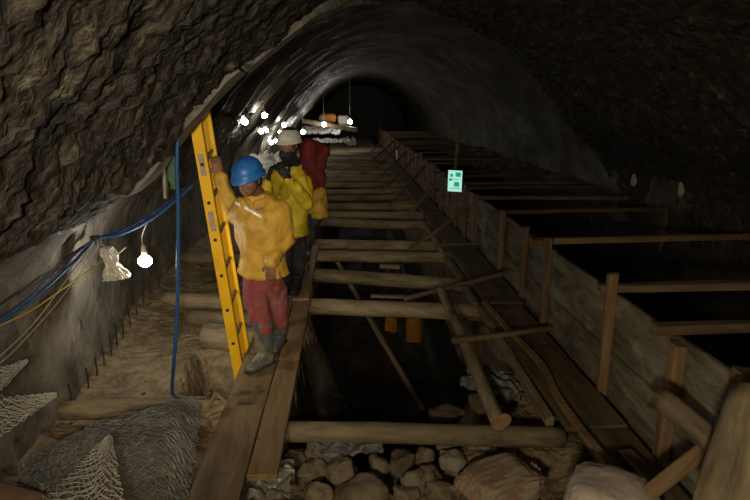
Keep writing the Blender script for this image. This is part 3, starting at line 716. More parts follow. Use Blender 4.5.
for p in (nb, fb):
    vs = []; fs = []; m3 = Matrix((side, rung, ax)).transposed().to_4x4(); m3.translation = p + ax * .0 + rung * (.015 if p is nb else -.015)
    box_geo(vs, fs, m3, .09, .04, .05); link('foot', mesh(vs, fs), M['hole'], lad, smooth=False)

# ------------------------------------------------------------------ hoses, cables, lamp in a bag
hp = [at(178, 128, Y=3.5), at(177, 165, Y=3.5), at(178, 205, Y=3.5), at(178, 260, Y=3.5), at(177, 315, Y=3.48), at(174, 360, Y=3.46), at(172, 390, z=-.12), at(176, 398, z=-.12)]
tag(tube('hose', hp, .013, M['blue'], k=10), 'blue hose hanging straight down from the roof lip to the dirt', 'hose')
KN = at(96, 240, Y=3.95); bc = at(110, 259, Y=3.85)
def cable(name, pts, r, m, lab): return tag(tube(name, pts, r, m, k=8), lab, 'cable', 'cables along the left wall')
cable('hose', [at(192, 186, Y=3.9), at(176, 200, Y=3.9), at(150, 220, Y=3.93), at(122, 234, Y=3.94), KN, at(70, 266, Y=3.6), at(30, 302, Y=3.15), at(-15, 334, Y=2.8)], .011, M['blue'], 'bright blue hose running along left wall through the cable knot')
cable('cable', [at(185, 188, Y=3.92), at(150, 215, Y=3.94), at(120, 231, Y=3.95), KN + V((0, 0, .01)), at(66, 262, Y=3.6), at(28, 297, Y=3.15), at(-15, 329, Y=2.82)], .007, M['blue_dark'], 'dark blue cable just above the bright blue hose')
cable('cable', [KN + V((0, 0, .015)), at(60, 262, Y=3.6), at(30, 285, Y=3.2), at(-15, 314, Y=2.85)], .007, M['cable_black'], 'black cable on the left wall, uppermost of the cables')
cable('cable', [bc + V((.03, .02, .05)), bc + V((-.05, .02, -.01)), at(70, 284, Y=3.5), at(30, 311, Y=3.1), at(-15, 332, Y=2.8)], .006, M['cable_yellow'], 'thin yellow cable running from the bagged lamp to left edge')
cable('cord', [KN, at(70, 275, Y=3.6), at(35, 322, Y=3.2), at(-10, 366, Y=2.85)], .004, M['cord'], 'pale cord slanting down from the cable knot to the left edge')
cable('cord', [KN + V((.01, 0, -.01)), at(95, 252, Y=3.85), at(60, 300, Y=3.5), at(20, 345, Y=3.05), at(-10, 372, Y=2.8)], .004, M['cord'], 'lower pale cord on the left wall below the cable knot')
vs = []; fs = []
for q in range(4):
    pts_ = [KN + V((.03 * math.cos(a * .8 + q), .02 * math.sin(a + q), .028 * math.sin(a * 1.0))) for a in lin(0, 6, 14)]
    tube_geo(vs, fs, pts_, .008, 6)
tag(link('cable_knot', mesh(vs, fs), M['cable_black']), 'dark tape knot tying the cables to the left wall', 'knot')
# bagged lamp
bg = empty('bagged_lamp', bc, 'unlit lamp wrapped in crumpled clear plastic bag hanging from the cable knot', 'lamp')
vs = []; fs = []; n = 26; k = 28
prof = [(.075, .015), (.07, .03), (.055, .035), (.035, .04), (.01, .038), (-.015, .032), (-.035, .03), (-.055, .04), (-.08, .055), (-.105, .066), (-.115, .068), (-.118, .05), (-.116, .0)]
for i, (z, r) in enumerate(prof):
    for j in range(k):
        a = j / k * math.tau; nn = 1 + .3 * noise.noise(V((math.cos(a) * 2.3, math.sin(a) * 2.3, z * 22))) + .16 * math.sin(j * 2.7 + i)
        nn *= 1.35; z_ = z * 1.25
        vs.append(V((r * nn * math.cos(a) + (.02 * (z - .02) / .1 * -1), r * nn * math.sin(a), z_ + .012 * noise.noise(V((j * .8, i, 2))))))
for i in range(len(prof) - 1):
    for j in range(k): fs.append((i * k + j, i * k + (j + 1) % k, i * k + k + (j + 1) % k, i * k + k + j))
link('plastic_bag', mesh(vs, fs), M['bag'], bg, Matrix.Translation(bc), smooth=False)
tube('cord', [KN, at(100, 243, Y=3.9), bc + V((0, 0, .08))], .005, M['cord'], bg)
tube('bag_tie', [bc + V((.02, 0, .03)), bc + V((.06, .0, .04)), at(126, 247, Y=3.85)], .006, M['cord'], bg)
# outline of the bag's shadow on the wall; no cloth is built
vs = []; fs = []
fp = [at(97, 243, Y=4.0), at(103, 247, Y=4.0), at(92, 300, Y=4.02), at(78, 300, Y=4.0), at(80, 288, Y=4.0)]
# ------------------------------------------------------------------ bulbs
def bulb_mesh(R):
    bm = bmesh.new(); bmesh.ops.create_icosphere(bm, subdivisions=3, radius=R)
    for v in bm.verts: v.co.z *= .9
    return from_bm(bm)
bulbs = [  # u, v, Y, R, label
    (145, 261, 4.0, .052, 'bright bare bulb hanging low at the left wall beside the bagged lamp'),
    (245, 122, 8.6, .052, 'glowing bulb of the far string, leftmost and lowest of its pair, beside the ladder'),
    (264.5, 115.5, 10.0, .052, 'glowing bulb of the far string, the highest one'),
    (261, 131.5, 12.0, .055, 'glowing bulb of the far string, third along the wall'),
    (266.5, 130.5, 13.3, .05, 'glowing bulb of the far string, fourth along the wall'),
    (284, 125, 14.5, .06, 'glowing bulb just left of the white helmet'),
    (280, 132, 16.0, .05, 'small glowing bulb below and left of the one at the white helmet'),
    (271.5, 142.5, 15.2, .06, 'glowing bulb low behind the blue helmet, left of two'),
    (275.5, 141, 16.6, .06, 'glowing bulb low behind the blue helmet, right of two'),
    (294.5, 132, 19, .06, 'small glowing bulb right behind the white helmet')]
for i, (u, v, Y, R, lab) in enumerate(bulbs):
    c = at(u, v, Y=Y); rt = empty('light_bulb', c, lab, 'bulb', 'lit bulbs along the left wall')
    link('glass', bulb_mesh(R), M['bulb' if i == 0 else 'bulb_far'], rt, Matrix.Translation(c))
    vs = []; fs = []; tube_geo(vs, fs, [V((0, 0, R * .82)), V((0, 0, R * 1.3)), V((0, 0, R * 2.4))], lambda t, R=R: R * (.45 - .12 * t), 12)
    link('socket', mesh(vs, fs), M['socket'], rt, Matrix.Translation(c))
    if i == 0: tube('cord', [c + V((0, 0, .09)), c + V((.0, .0, .2)), at(147, 223, Y=3.95)], .005, M['cord'], rt)
    else: tube('cord', [c + V((0, 0, R * 2.3)), c + V((-.03, .03, R * 2.3 + .12))], .006, M['cord'], rt, n=2)
tag(tube('lamp_wire', [at(228, 112, Y=7.6)] + [at(u, v - 12, Y=Y) + V((-.03, .03, .04)) for u, v, Y in [(245, 122, 8.6), (264.5, 115.5, 10.0), (262, 131.5, 12.0), (271, 130, 14.0)]], .008, M['cord']), 'thin pale wire linking the far string of bulbs', 'wire')
# green rag, hook and bracket behind the blue hose
g0 = at(173, 168, Y=3.8)
vs = []; fs = []
for i in range(13):
    for j in range(7):
        q = V((i * .5, j * .6, 3)); vs.append(V(((j / 6 - .5) * .075 * (1 + .3 * math.sin(i)), .025 * noise.noise(q), -(i / 12 - .5) * .30 + .02 * noise.noise(q + V((9, 0, 0))))))
for i in range(12):
    for j in range(6): a = i * 7 + j; fs.append((a, a + 1, a + 8, a + 7))
o = tag(link('green_rag', mesh(vs, fs), M['green'], None, Matrix.Translation(g0)), 'faded green rag hanging beside the blue hose', 'rag'); o.modifiers.new('t', 'SOLIDIFY').thickness = .006
br = tag(beam('wall_batten', at(165, 165, Y=4.6), at(166, 198, Y=4.6), .05, .03, M['form'], up=(1, 0, 0)), 'short pale batten fixed to the left wall by the blue hose', 'batten')
tag(tube('wire_hook', [at(160, 160, Y=4.2), at(170, 166, Y=4.15), at(174, 176, Y=4.1), at(169, 180, Y=4.1), at(167, 176, Y=4.1)], .008, M['steel']), 'bent dark wire hook on left wall near green rag', 'hook')

# ------------------------------------------------------------------ far work place
fr = 24.0
tag(beam('far_beam', at(303, 121, Y=fr), at(357, 130, Y=fr), .28, .2, M['walk']), 'pale horizontal beam crossing the lit far end of the tunnel', 'beam')
mc = empty('far_machine', at(330, 123, Y=fr + 1.6), 'orange machine glowing under lamps at the far end of tunnel', 'machine')
c = at(328, 118, Y=fr + 1.6)
vs = []; fs = []; box_geo(vs, fs, Matrix.Translation(c), .75, .6, .4); me = mesh(vs, fs); o = link('body', me, M['machine'], mc, smooth=False); o.modifiers.new('b', 'BEVEL').width = .08
c2 = at(322.5, 118.5, Y=fr + 1.6); vs = []; fs = []; tube_geo(vs, fs, [c2 + V((0, -.35, 0)), c2 + V((0, .1, 0))], lambda t: .16 + .04 * t, 14); link('drum', mesh(vs, fs), M['sack'], mc)
c3 = at(343, 120, Y=fr + 1.6); vs = []; fs = []; box_geo(vs, fs, Matrix.Translation(c3), .5, .4, .42); o = link('cabin', mesh(vs, fs), M['sack'], mc, smooth=False); o.modifiers.new('b', 'BEVEL').width = .06
sheet('white_sheet', at(322, 131, Y=fr + .8), 1.9, .9, M['white_sheet'], 'crumpled pale sheet below the far beam', 21, .14, -.2, tilt=.35)
sheet('white_sheet', at(333, 142, Y=fr - 2.0), 1.6, .8, M['white_sheet'], 'flat pale sheet on the far end of the crossbeams', 23, .1, .05, tilt=.1)
sheet('white_sheet', at(351, 144, z=.08), .5, .5, M['sack'], 'small pale bundle at far end beside the plank wall', 25, .3, .0, tilt=.4)
for u, v, Y, R, lab in [(324, 124.5, fr - .6, .10, 'small lamp glowing in front of the far beam'), (350, 122, fr + .3, .10, 'small lamp glowing right of the orange machine'), (303, 132, 21.0, .09, 'lamp glowing low at the left end of the far beam')]:
    c = at(u, v, Y=Y); rt = empty('work_lamp', c, lab, 'lamp', 'lamps at the far end')
    link('glass', bulb_mesh(R), M['bulb_far'], rt, Matrix.Translation(c))
    vs = []; fs = []; tube_geo(vs, fs, [V((0, 0, R * .82)), V((0, 0, R * 2.2))], R * .4, 10); tube('cord', [c + V((0, 0, R * 2)), V((c.x, c.y, 3.0)), V((c.x, c.y, 3.38))], .006, M['cord'], rt, n=2); link('socket', mesh(vs, fs), M['socket'], rt, Matrix.Translation(c))

# ------------------------------------------------------------------ people
def sph(c, r, R=None, n=10):
    """points of an ellipsoid"""
    out = []; rr = (r, r, r) if not hasattr(r, '__len__') else r
    for i in range(n + 1):
        ph = math.pi * i / n
        for j in range(2 * n):
            a = math.pi * j / n; p = V((rr[0] * math.sin(ph) * math.cos(a), rr[1] * math.sin(ph) * math.sin(a), rr[2] * math.cos(ph)))
            if R is not None: p = R @ p
            out.append(V(c) + p)
    return out
class Lump:
    def __init__(s): s.bm = bmesh.new()
    def hull(s, *balls):
        pts = []
        for b in balls: pts += sph(*b)
        bm = bmesh.new()
        for p in pts: bm.verts.new(p)
        bmesh.ops.remove_doubles(bm, verts=bm.verts, dist=1e-5)
        r = bmesh.ops.convex_hull(bm, input=bm.verts)
        bmesh.ops.delete(bm, geom=[g for g in set(r['geom_interior'] + r['geom_unused']) if isinstance(g, bmesh.types.BMVert)], context='VERTS')
        me = from_bm(bm); s.bm.from_mesh(me); bpy.data.meshes.remove(me); return s
    def cap(s, a, b, ra, rb): return s.hull((a, ra), (b, rb))
    def build(s, name, m, parent, vox, smooth=4, fold=0.0, fscale=9.0, seed=0, cut=None):
        me = from_bm(s.bm); o = bpy.data.objects.new('tmp', me); COL.objects.link(o)
        rm = o.modifiers.new('r', 'REMESH'); rm.mode = 'VOXEL'; rm.voxel_size = vox; rm.adaptivity = 0
        sm_ = o.modifiers.new('s', 'SMOOTH'); sm_.iterations = smooth; sm_.factor = .5
        dg = bpy.context.evaluated_depsgraph_get(); dg.update()
        me2 = bpy.data.meshes.new_from_object(o.evaluated_get(dg)); bpy.data.objects.remove(o); bpy.data.meshes.remove(me)
        if fold:
            nn = [v.normal.copy() for v in me2.vertices]
            for v, nr in zip(me2.vertices, nn):
                q = V((v.co.x * fscale, v.co.y * fscale, v.co.z * fscale * .55)) + V((seed, 0, 0))
                d = (1 - abs(noise.noise(q)) * 2.4) + .45 * (1 - abs(noise.noise(q * 2.1)) * 2.2)
                v.co += nr * fold * (d - .6)
        if cut:
            bm = bmesh.new(); bm.from_mesh(me2)
            for co, no in cut: bmesh.ops.bisect_plane(bm, geom=bm.verts[:] + bm.edges[:] + bm.faces[:], plane_co=co, plane_no=no, clear_outer=True)
            bm.to_mesh(me2); bm.free()
        return link(name, me2, m, parent)
def basis(fwd, up):
    up = V(up).normalized(); f = V(fwd); f = (f - up * f.dot(up)).normalized(); x = f.cross(up).normalized()   # x = figure's right
    return Matrix((x, f, up)).transposed()
def hand(L, wrist, d, palm, side, curl=.5, s=1.0):
    """d: direction of the fingers, palm: normal the palm faces, side: +1 thumb on d x palm side"""
    d = V(d).normalized(); palm = V(palm); palm = (palm - d * palm.dot(d)).normalized(); sd = d.cross(palm).normalized() * side
    kn = wrist + d * .092 * s
    Rm = Matrix((sd, palm, d)).transposed()
    L.hull((wrist, (.026 * s, .02 * s, .02 * s), Rm), (kn, (.040 * s, .014 * s, .012 * s), Rm), (wrist + d * .05 * s, (.041 * s, .017 * s, .03 * s), Rm))
    for i, ln in enumerate((.072, .08, .075, .058)):
        p = kn + sd * (.031 - .0205 * i) * s; a = 0; dirv = d + sd * (.06 - .045 * i)
        r = .0095 * s
        for k_, fr_ in enumerate((.45, .32, .23)):
            a += curl * (.8, 1.0, .7)[k_]
            dv = (dirv * math.cos(a) + palm * math.sin(a)).normalized(); q = p + dv * ln * fr_ * s * 1.05
            L.cap(p, q, r, r * .9); p = q; r *= .9
    p = wrist + d * .03 * s + sd * .028 * s
    q = p + (sd * .75 + d * .6 + palm * .35).normalized() * .042 * s; L.cap(p, q, .013 * s, .0115 * s)
    q2 = q + (d * .8 + sd * .25 + palm * .5 * (curl + .3)).normalized() * .032 * s; L.cap(q, q2, .0115 * s, .009 * s)
    return kn
def person(name, label, J, clothes):
    """one figure from world-space joints"""
    root = empty(name, J['ground'], label, 'person')
    tb = basis(J['face_body'], J['neck'] - J['pelvis']); hb = basis(J['face'], J['head_up'])
    hx, hf, hu = hb.col[0], hb.col[1], hb.col[2]; tx, tf, tu = tb.col[0], tb.col[1], tb.col[2]
    h = J['head']; vox = .0065
    B = Lump()
    # head: skull, jaw, nose, brow, lips, ears, neck
    B.hull((h + hu * .03 - hf * .012, (.074, .092, .085), hb), (h - hu * .015 + hf * .01, (.068, .078, .07), hb))
    B.hull((h - hu * .03 + hf * .03, (.058, .055, .05), hb), (h - hu * .085 + hf * .052, (.032, .03, .022), hb), (h - hu * .06 - hf * .01, (.055, .04, .03), hb))
    B.hull((h + hu * .012 + hf * .088, .009), (h - hu * .03 + hf * .106, .013)); B.hull((h - hu * .034 + hf * .093 + hx * .014, .009), (h - hu * .034 + hf * .093 - hx * .014, .009), (h - hu * .03 + hf * .1, .011))
    B.cap(h + hu * .022 + hf * .082 - hx * .034, h + hu * .022 + hf * .082 + hx * .034, .0125, .0125)
    B.cap(h - hu * .055 + hf * .084 - hx * .02, h - hu * .055 + hf * .084 + hx * .02, .009, .009)
    B.cap(h - hu * .064 + hf * .081 - hx * .016, h - hu * .064 + hf * .081 + hx * .016, .009, .009)
    for s in (-1, 1):
        B.hull((h + hx * s * .077 - hf * .008 - hu * .0, (.008, .017, .03), hb)); B.cap(h + hx * s * .04 - hu * .015 + hf * .06, h + hx * s * .05 - hu * .005 + hf * .045, .02, .02)
    B.cap(h - hu * .05 - hf * .015, J['neck'] + tu * .015 - tf * .01, .054, .05); B.cap(J['neck'], J['neck'] - tu * .1 - tf * .03, .045, .04)
    ch = J['neck'] - tu * .16; wa = J['pelvis'] + tu * .16
    ch2 = ch - tu * .02 - tf * .01; B.hull((ch2, (.14, .08, .10), tb), (wa, (.13, .09, .1), tb)); B.hull((wa, (.13, .09, .1), tb), (J['pelvis'], (.15, .1, .09), tb))
    B.hull((J['shR'], .05), (J['shL'], .05), (J['neck'] - tu * .07 - tf * .035, .035))
    for s in 'RL':
        B.cap(J['sh' + s], J['el' + s], .05, .04); B.cap(J['el' + s], J['wr' + s], .04, .027)
        hd = J['hand' + s]
        if not hd.get('glove'): hand(B, J['wr' + s], hd['d'], hd['palm'], hd['side'], hd['curl'])
        B.cap(J['hip' + s], J['kn' + s], .075, .052); B.cap(J['kn' + s], J['an' + s], .05, .036)
        B.hull((J['an' + s] - V((0, 0, .03)), .035), (J['toe' + s], .026))
    body = B.build('body', M['skin'], root, vox, 3)
    for s in (-1, 1):
        e = h + hu * .003 + hf * .081 + hx * s * .031
        bm = bmesh.new(); bmesh.ops.create_uvsphere(bm, u_segments=12, v_segments=8, radius=.011)
        ob = link('eye', from_bm(bm), M['eye'], root, Matrix.Translation(e))
        bm = bmesh.new(); bmesh.ops.create_uvsphere(bm, u_segments=10, v_segments=6, radius=.0055)
        link('pupil', from_bm(bm), M['hair'], ob, Matrix.Translation(e + hf * .0075))
    H = Lump(); H.hull((h + hu * .032 - hf * .018, (.078, .09, .082), hb), (h - hu * .03 - hf * .04, (.072, .06, .04), hb)); H.cap(h + hx * .072 + hf * .01 + hu * .02, h + hx * .074 + hf * .02 - hu * .02, .012, .009); H.cap(h - hx * .072 + hf * .01 + hu * .02, h - hx * .074 + hf * .02 - hu * .02, .012, .009)
    H.build('hair', M['hair'], root, .008, 3)
    # helmet or hood
    c = clothes
    if 'helmet' in c:
        hm = h + hu * (.062); R1 = (.100, .124, .104)
        vs = []; fs = []; n = 14; k = 36
        for i in range(n + 1):
            ph = math.pi / 2 * i / n
            for j in range(k):
                a = j / k * math.tau; x = R1[0] * math.sin(ph) * math.cos(a); y_ = R1[1] * math.sin(ph) * math.sin(a); z = R1[2] * math.cos(ph)
                ridge = 1 + .03 * math.exp(-(x / .02) ** 2) * math.cos(ph * .8); vs.append(hm + hb @ (V((x, y_, z * 1.0)) * ridge))
        for lvl, (f_, dz) in enumerate(((1.04, -.012), (1.12, -.024), (1.13, -.030), (1.0, -.02))):
            for j in range(k):
                a = j / k * math.tau; pk = 1 + (.16 * max(0, math.sin(a)) ** 3 if lvl in (1, 2) else 0)
                vs.append(hm + hb @ V((R1[0] * f_ * math.cos(a), R1[1] * f_ * pk * math.sin(a), dz - (.014 * max(0, math.sin(a)) if lvl in (1, 2) else 0))))
        for i in range(n + 4):
            for j in range(k): fs.append((i * k + j, i * k + (j + 1) % k, i * k + k + (j + 1) % k, i * k + k + j))
        hl = link('helmet', mesh(vs, fs), c['helmet'], root)
        if 'helmet_top' in c:   # darker cap stripe on the crown
            vs2 = []; fs2 = []
            for i in range(8):
                ph = .62 * i / 7
                for j in range(24):
                    a = j / 24 * math.tau; vs2.append(hm + hb @ V((R1[0] * 1.03 * math.sin(ph) * math.cos(a), R1[1] * 1.03 * math.sin(ph) * math.sin(a) - .0, R1[2] * 1.035 * math.cos(ph))))
            for i in range(7):
                for j in range(24): fs2.append((i * 24 + j, i * 24 + (j + 1) % 24, i * 24 + 24 + (j + 1) % 24, i * 24 + 24 + j))
            o = link('crown_patch', mesh(vs2, fs2), c['helmet_top'], hl); o['label'] = 'dark blue crown patch'
        vs3 = []; fs3 = []
        for s in (-1, 1):
            tube_geo(vs3, fs3, catmull([hm + hb @ V((s * .095, .02, -.01)), hm + hb @ V((s * .088, .03, -.08)), hm + hb @ V((s * .05, .055, -.145)), hm + hb @ V((0, .07, -.155))], 5), .0035, 6)
        link('chin_strap', mesh(vs3, fs3), M['black'], hl)
    if 'hood' in c:
        Hd = Lump(); Hd.hull((h + hu * .035 - hf * .02, (.105, .115, .11), hb), (h - hu * .07 - hf * .03, (.10, .1, .07), hb)); Hd.hull((h - hu * .07 - hf * .03, (.10, .1, .06), hb), (J['neck'] - tu * .02, (.13, .11, .05), tb))
        Hd.build('hood', c['hood'], root, .012, 4, .006)
    # jacket
    Jk = Lump(); bulk = c.get('bulk', 1.0); ht = c['hem']
    hem = J['pelvis'] + tu * ht
    Jk.hull((ch, (.19 * bulk, .135 * bulk, .13), tb), (wa, (.185 * bulk, .135 * bulk, .1), tb))
    Jk.hull((wa, (.185 * bulk, .135 * bulk, .1), tb), (hem + tu * .02, (.20 * bulk, .145 * bulk, .03), tb))
    Jk.hull((J['shR'], .075 * bulk), (ch + tx * .10, (.1, .11, .1), tb)); Jk.hull((J['shL'], .075 * bulk), (ch - tx * .10, (.1, .11, .1), tb))
    Jk.hull((J['shR'] + tu * .01, .062), (J['shL'] + tu * .01, .062), (J['neck'] - tu * .015, (.085, .08, .05), tb))
    Jk.hull((J['neck'] - tu * .05, (.10, .10, .04), tb), (J['neck'] + tu * .02 + tf * .01, (.082, .088, .02), tb))
    for s in 'RL':
        cuff = J['el' + s].lerp(J['wr' + s], c.get('cuff' + s, .92)); em = J['sh' + s].lerp(J['el' + s], .55)
        ar = bulk * c.get('arm' + s, 1); Jk.cap(J['sh' + s], em, .078 * bulk, .072 * ar); Jk.cap(em, J['el' + s], .072 * ar, .068 * ar); Jk.cap(J['el' + s], cuff, .068 * ar, .054 * ar)
    jk = Jk.build('jacket', c['jacket'], root, .011, 4, c.get('fold', .014), c.get('fscale', 7.0), c.get('seed', 0), cut=[(hem, -tu)])
    if 'hood' not in c:
        co = Lump(); nb_ = J['neck'] + tu * .012 + tf * .012
        ring = [nb_ + tx * (.088 * math.cos(q)) + tf * (.092 * math.sin(q)) - tu * (.03 * max(0, math.sin(q))) for q in [math.pi / 2 + .28 + i * (math.tau - .56) / 16 for i in range(17)]]
        for a_, b_ in zip(ring, ring[1:]): co.hull((a_, .013), (b_, .013), (a_ - tu * .04, .018), (b_ - tu * .04, .018))
        co.build('collar', c['jacket'], jk, .008, 3, .005, 14, 4)
    if c.get('tape'):
        dg = bpy.context.evaluated_depsgraph_get()
        from mathutils.bvhtree import BVHTree
        bv = BVHTree.FromPolygons([v.co[:] for v in jk.data.vertices], [p.vertices[:] for p in jk.data.polygons])
        cp = cam_o.location
        for ua, va, ub, vb, wpx in c['tape']:
            vs = []; fs = []; n = 12
            for i in range(n + 1):
                t_ = i / n
                u0 = ua + (ub - ua) * t_; v0 = va + (vb - va) * t_
                for dv in (-wpx / 2, wpx / 2):
                    # patch hugs the jacket front
                    dirn = (at(u0, v0 + dv, Y=4) - cp).normalized(); hit = bv.ray_cast(cp, dirn)
                    pp, nn = (hit[0], hit[1]) if hit[0] else (cp + dirn * 4, -dirn)
                    vs.append(pp + nn * .004)
            for i in range(n): fs.append((i * 2, i * 2 + 1, i * 2 + 3, i * 2 + 2))
            o = link('reflective_tape', mesh(vs, fs), M['tape'], jk); o.modifiers.new('t', 'SOLIDIFY').thickness = .003; o['label'] = 'silver reflective strip'
    if 'vest' in c:
        Vt = Lump(); Vt.hull((wa + tu * .1, (.2, .16, .06), tb), (hem, (.225, .18, .04), tb)); Vt.hull((wa + tu * .1 + tx * .1, (.1, .16, .1), tb), (hem + tx * .12 - tu * .06, (.12, .16, .05), tb))
        o = Vt.build('waist_wrap', c['vest'], root, .012, 4, .014, 7, 3); o['label'] = 'yellow waterproof tied round the waist'
    # trousers
    T = Lump(); T.hull((J['pelvis'] + tu * .08, (.155, .115, .06), tb), (J['hipR'], .098), (J['hipL'], .098))
    for s in 'RL':
        T.cap(J['hip' + s], J['kn' + s], .1, .08); T.cap(J['kn' + s], J['kn' + s].lerp(J['an' + s], c.get('leg', .55)), .08, .075)
    T.build('trousers', c['trousers'], root, .011, 4, .011, 8, 5)
    for s in 'RL':
        b = Lump(); an = J['an' + s]; toe = J['toe' + s]; kn = J['kn' + s]; fd = (toe - an); fd.z = 0; fd.normalize(); top = kn.lerp(an, c.get('boot', .25))
        g = V((an.x, an.y, toe.z)) ; sdv = V((-fd.y, fd.x, 0)); fb_ = Matrix((sdv, fd, V((0, 0, 1)))).transposed()
        b.cap(top, kn.lerp(an, .6), .082, .072); b.cap(kn.lerp(an, .6), an, .072, .055); b.hull((an, .055), (g - fd * .035 + V((0, 0, .01)), (.042, .045, .045), fb_), (g + fd * .06 + V((0, 0, .03)), (.046, .06, .05), fb_))
        b.hull((g + fd * .03 + V((0, 0, .02)), (.048, .07, .05), fb_), (toe, (.05, .055, .036), fb_))
        bo = b.build('boot', c['boots'], root, .009, 4, .004, 12, 2, cut=[(V((0, 0, g.z - .034)), V((0, 0, -1)))])
        so = Lump(); so.hull((g - fd * .035 + V((0, 0, -.022)), (.047, .05, .014), fb_), (g + fd * .06 - V((0, 0, .022)), (.046, .05, .014), fb_)); so.hull((g + fd * .06 - V((0, 0, .022)), (.046, .05, .014), fb_), (V((toe.x, toe.y, g.z - .022)), (.054, .06, .014), fb_))
        so.build('sole', M['black'], bo, .009, 2)
        hd = J['hand' + s]
        if hd.get('glove'):
            gl = Lump(); hand(gl, J['wr' + s], hd['d'], hd['palm'], hd['side'], hd['curl'], 1.12); gl.cap(J['el' + s].lerp(J['wr' + s], .85), J['wr' + s], .042, .036)
            gl.build('glove', M['black'], root, .0065, 2)
    if 'scarf' in c:
        sc = Lump(); sc.hull((h - hu * .075 + hf * .035, (.072, .085, .035), hb), (J['neck'] + tu * .0, (.085, .09, .03), tb)); sc.build('scarf', c['scarf'], root, .01, 3, .008, 12); 
    return root

# the man at the ladder
Yb = 3.82
J = dict(ground=at(266, 366, z=0), head=at(249, 179.5, Y=3.72), face=(-.42, -.85, -.22), head_up=(-.06, -.25, .96), face_body=(-.28, -.95, 0),
         neck=at(258, 196, Y=3.86), pelvis=at(264, 284, Y=3.93),
         shR=at(243.5, 209, Y=3.80), shL=at(279, 211, Y=3.86), elR=at(229, 208, Y=3.70), elL=at(286.5, 241, Y=3.92), wrR=at(219.5, 175, Y=4.02), wrL=at(270, 262, Y=3.72),
         handR=dict(d=(-.2, .1, .95), palm=(-.35, .9, 0), side=1, curl=.5), handL=dict(d=(-.05, -.06, -1), palm=(.25, .9, 0), side=-1, curl=.35),
         hipR=at(255, 290, Y=3.86), hipL=at(274, 290, Y=3.97), knR=at(262, 325, Y=3.78), knL=at(279, 320, Y=4.02),
         anR=at(266, 355, Y=3.78), anL=at(281, 340, Y=4.12), toeR=None, toeL=None)
J['toeR'] = at(251, 368, z=.04); J['toeL'] = at(273, 350, z=.062); J['anR'].z = .11; J['anL'].z = .13
# upper arm goes down and forward before the forearm rises to the rail
J['elR'] = at(234, 216, Y=3.98)
person('person', 'worker in blue helmet, yellow jacket and red trousers holding the ladder rail', J,
       dict(helmet=M['helmet_blue'], jacket=M['yellow'], hem=.085, trousers=M['red'], boots=M['boot'], bulk=1.04, fold=.017, boot=-.02, leg=.2, cuffL=.95, cuffR=.92, armR=.84,
            tape=[(234.5, 202, 240, 205, 3.2), (244, 207, 262, 217, 3.6)], seed=2))
# the man with the white helmet
J = dict(ground=at(291, 297, z=.03), head=at(289.5, 145, Y=5.1), face=(-.55, -.82, -.12), head_up=(.06, -.10, .99), face_body=(-.45, -.9, 0),
         neck=at(292.5, 166, Y=5.22), pelvis=at(290, 232, Y=5.3),
         shR=at(276, 180, Y=5.12), shL=at(305, 182, Y=5.25), elR=at(268, 200, Y=4.98), elL=at(307, 203, Y=5.05), wrR=at(268, 182, Y=4.9), wrL=at(288, 178, Y=4.90),
         handR=dict(d=(.2, -.1, .95), palm=(.9, .2, 0), side=1, curl=.5, glove=True), handL=dict(d=(-.55, -.05, .8), palm=(-.3, .9, 0), side=-1, curl=.5, glove=True),
         hipR=at(284, 238, Y=5.25), hipL=at(297, 238, Y=5.35), knR=at(285, 265, Y=5.15), knL=at(298, 264, Y=5.3), anR=at(286, 287, Y=5.25), anL=at(297, 285, Y=5.4))
J['anR'].z = .155; J['anL'].z = .155
J['toeR'] = V((J['anR'].x - .07, J['anR'].y - .14, .085)); J['toeL'] = V((J['anL'].x - .02, J['anL'].y - .16, .085))
person('person', 'worker in white helmet and bright yellow jacket with dark gloves raised to the chin', J,
       dict(helmet=M['helmet_white'], helmet_top=M['navy'], jacket=M['yellow_clean'], hem=-.02, trousers=M['dark'], boots=M['black'], bulk=1.0, fold=.012, boot=.3, leg=.5, scarf=M['black'], seed=6))
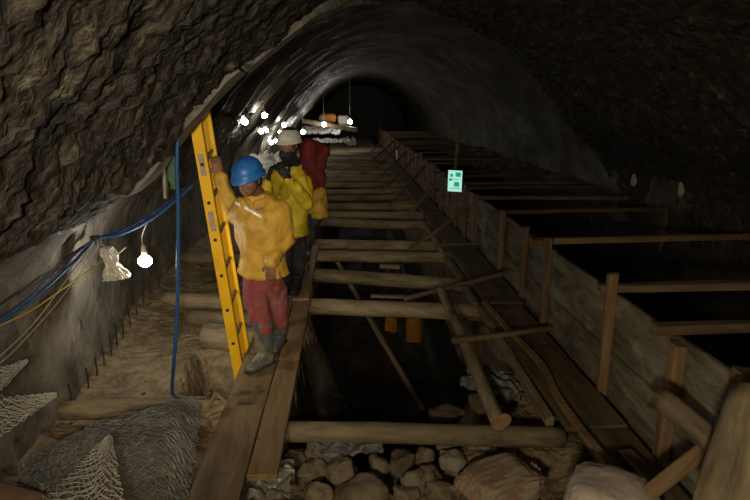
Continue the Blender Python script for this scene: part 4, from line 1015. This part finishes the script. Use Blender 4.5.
# the man in red behind
J = dict(ground=at(300, 277, z=.0), head=at(308, 150, Y=6.15), face=(-.3, .9, -.2), head_up=(.1, 0, 1), face_body=(-.2, .95, 0),
         neck=at(310, 165, Y=6.1), pelvis=at(308, 214, Y=6.1),
         shR=at(318, 170, Y=6.05), shL=at(299, 172, Y=6.1), elR=at(325, 150, Y=5.95), elL=at(293, 195, Y=6.1), wrR=at(312, 143, Y=6.2), wrL=at(296, 215, Y=6.25),
         handR=dict(d=(-.8, .3, .2), palm=(0, .5, -.8), side=1, curl=.6), handL=dict(d=(0, .1, -1), palm=(1, 0, 0), side=1, curl=.4),
         hipR=at(313, 219, Y=6.1), hipL=at(303, 219, Y=6.1), knR=at(310, 246, Y=6.05), knL=at(302, 246, Y=6.15), anR=at(304, 266, Y=6.1), anL=at(299, 268, Y=6.2))
J['anR'].x = -.56; J['anL'].x = -.72; J['knR'].x = -.52; J['knL'].x = -.68
J['anR'].z = .12; J['anL'].z = .12; J['toeR'] = J['anR'] + V((.02, .15, -.065)); J['toeL'] = J['anL'] + V((-.04, .15, -.065))
person('person', 'worker in dark red hooded jacket with raised elbow, turned away behind the white helmet', J,
       dict(hood=M['red_top'], jacket=M['red_top'], hem=.06, trousers=M['dark'], boots=M['boot'], vest=M['yellow'], bulk=.95, fold=.012, seed=9))

# waterproofs hanging from the second log in the trench
def garment(u, v, w, h, lab, seed):
    c = at(u, v, Y=5.42); vs = []; fs = []; n = 22; k = 24
    rt = empty('rain_garment', c, lab, 'garment', 'waterproofs hung in the trench')
    for i in range(n + 1):
        t_ = i / n
        for j in range(k):
            a = j / k * math.tau; ww = w * (.35 + .65 * sm(0, .35, t_)) * (1 + .12 * noise.noise(V((math.cos(a) * 2, math.sin(a) * 2, t_ * 3 + seed))))
            fold_ = 1 + .22 * math.sin(j * 1.6 + seed) * t_
            vs.append(V((ww / 2 * math.cos(a), .05 * fold_ * math.sin(a), h * (.5 - t_) + .03 * noise.noise(V((math.cos(a), seed, 1))) * t_)))
    for i in range(n):
        for j in range(k): fs.append((i * k + j, i * k + (j + 1) % k, i * k + k + (j + 1) % k, i * k + k + j))
    fs.append(tuple(range(k))[::-1])
    link('cloth', mesh(vs, fs), M['orange'], rt, Matrix.Translation(c))
    tube('hanging_loop', [c + V((0, 0, h * .5)), c + V((.01, .01, h * .5 + .06)), c + V((.0, .08, h * .5 + .1))], .008, M['orange'], rt, n=4)
garment(414, 326, .19, .36, 'orange-yellow waterproof hanging below the second log in the dark trench', 1)
garment(391, 318, .14, .30, 'darker orange waterproof hanging left of the other one in the trench', 4)
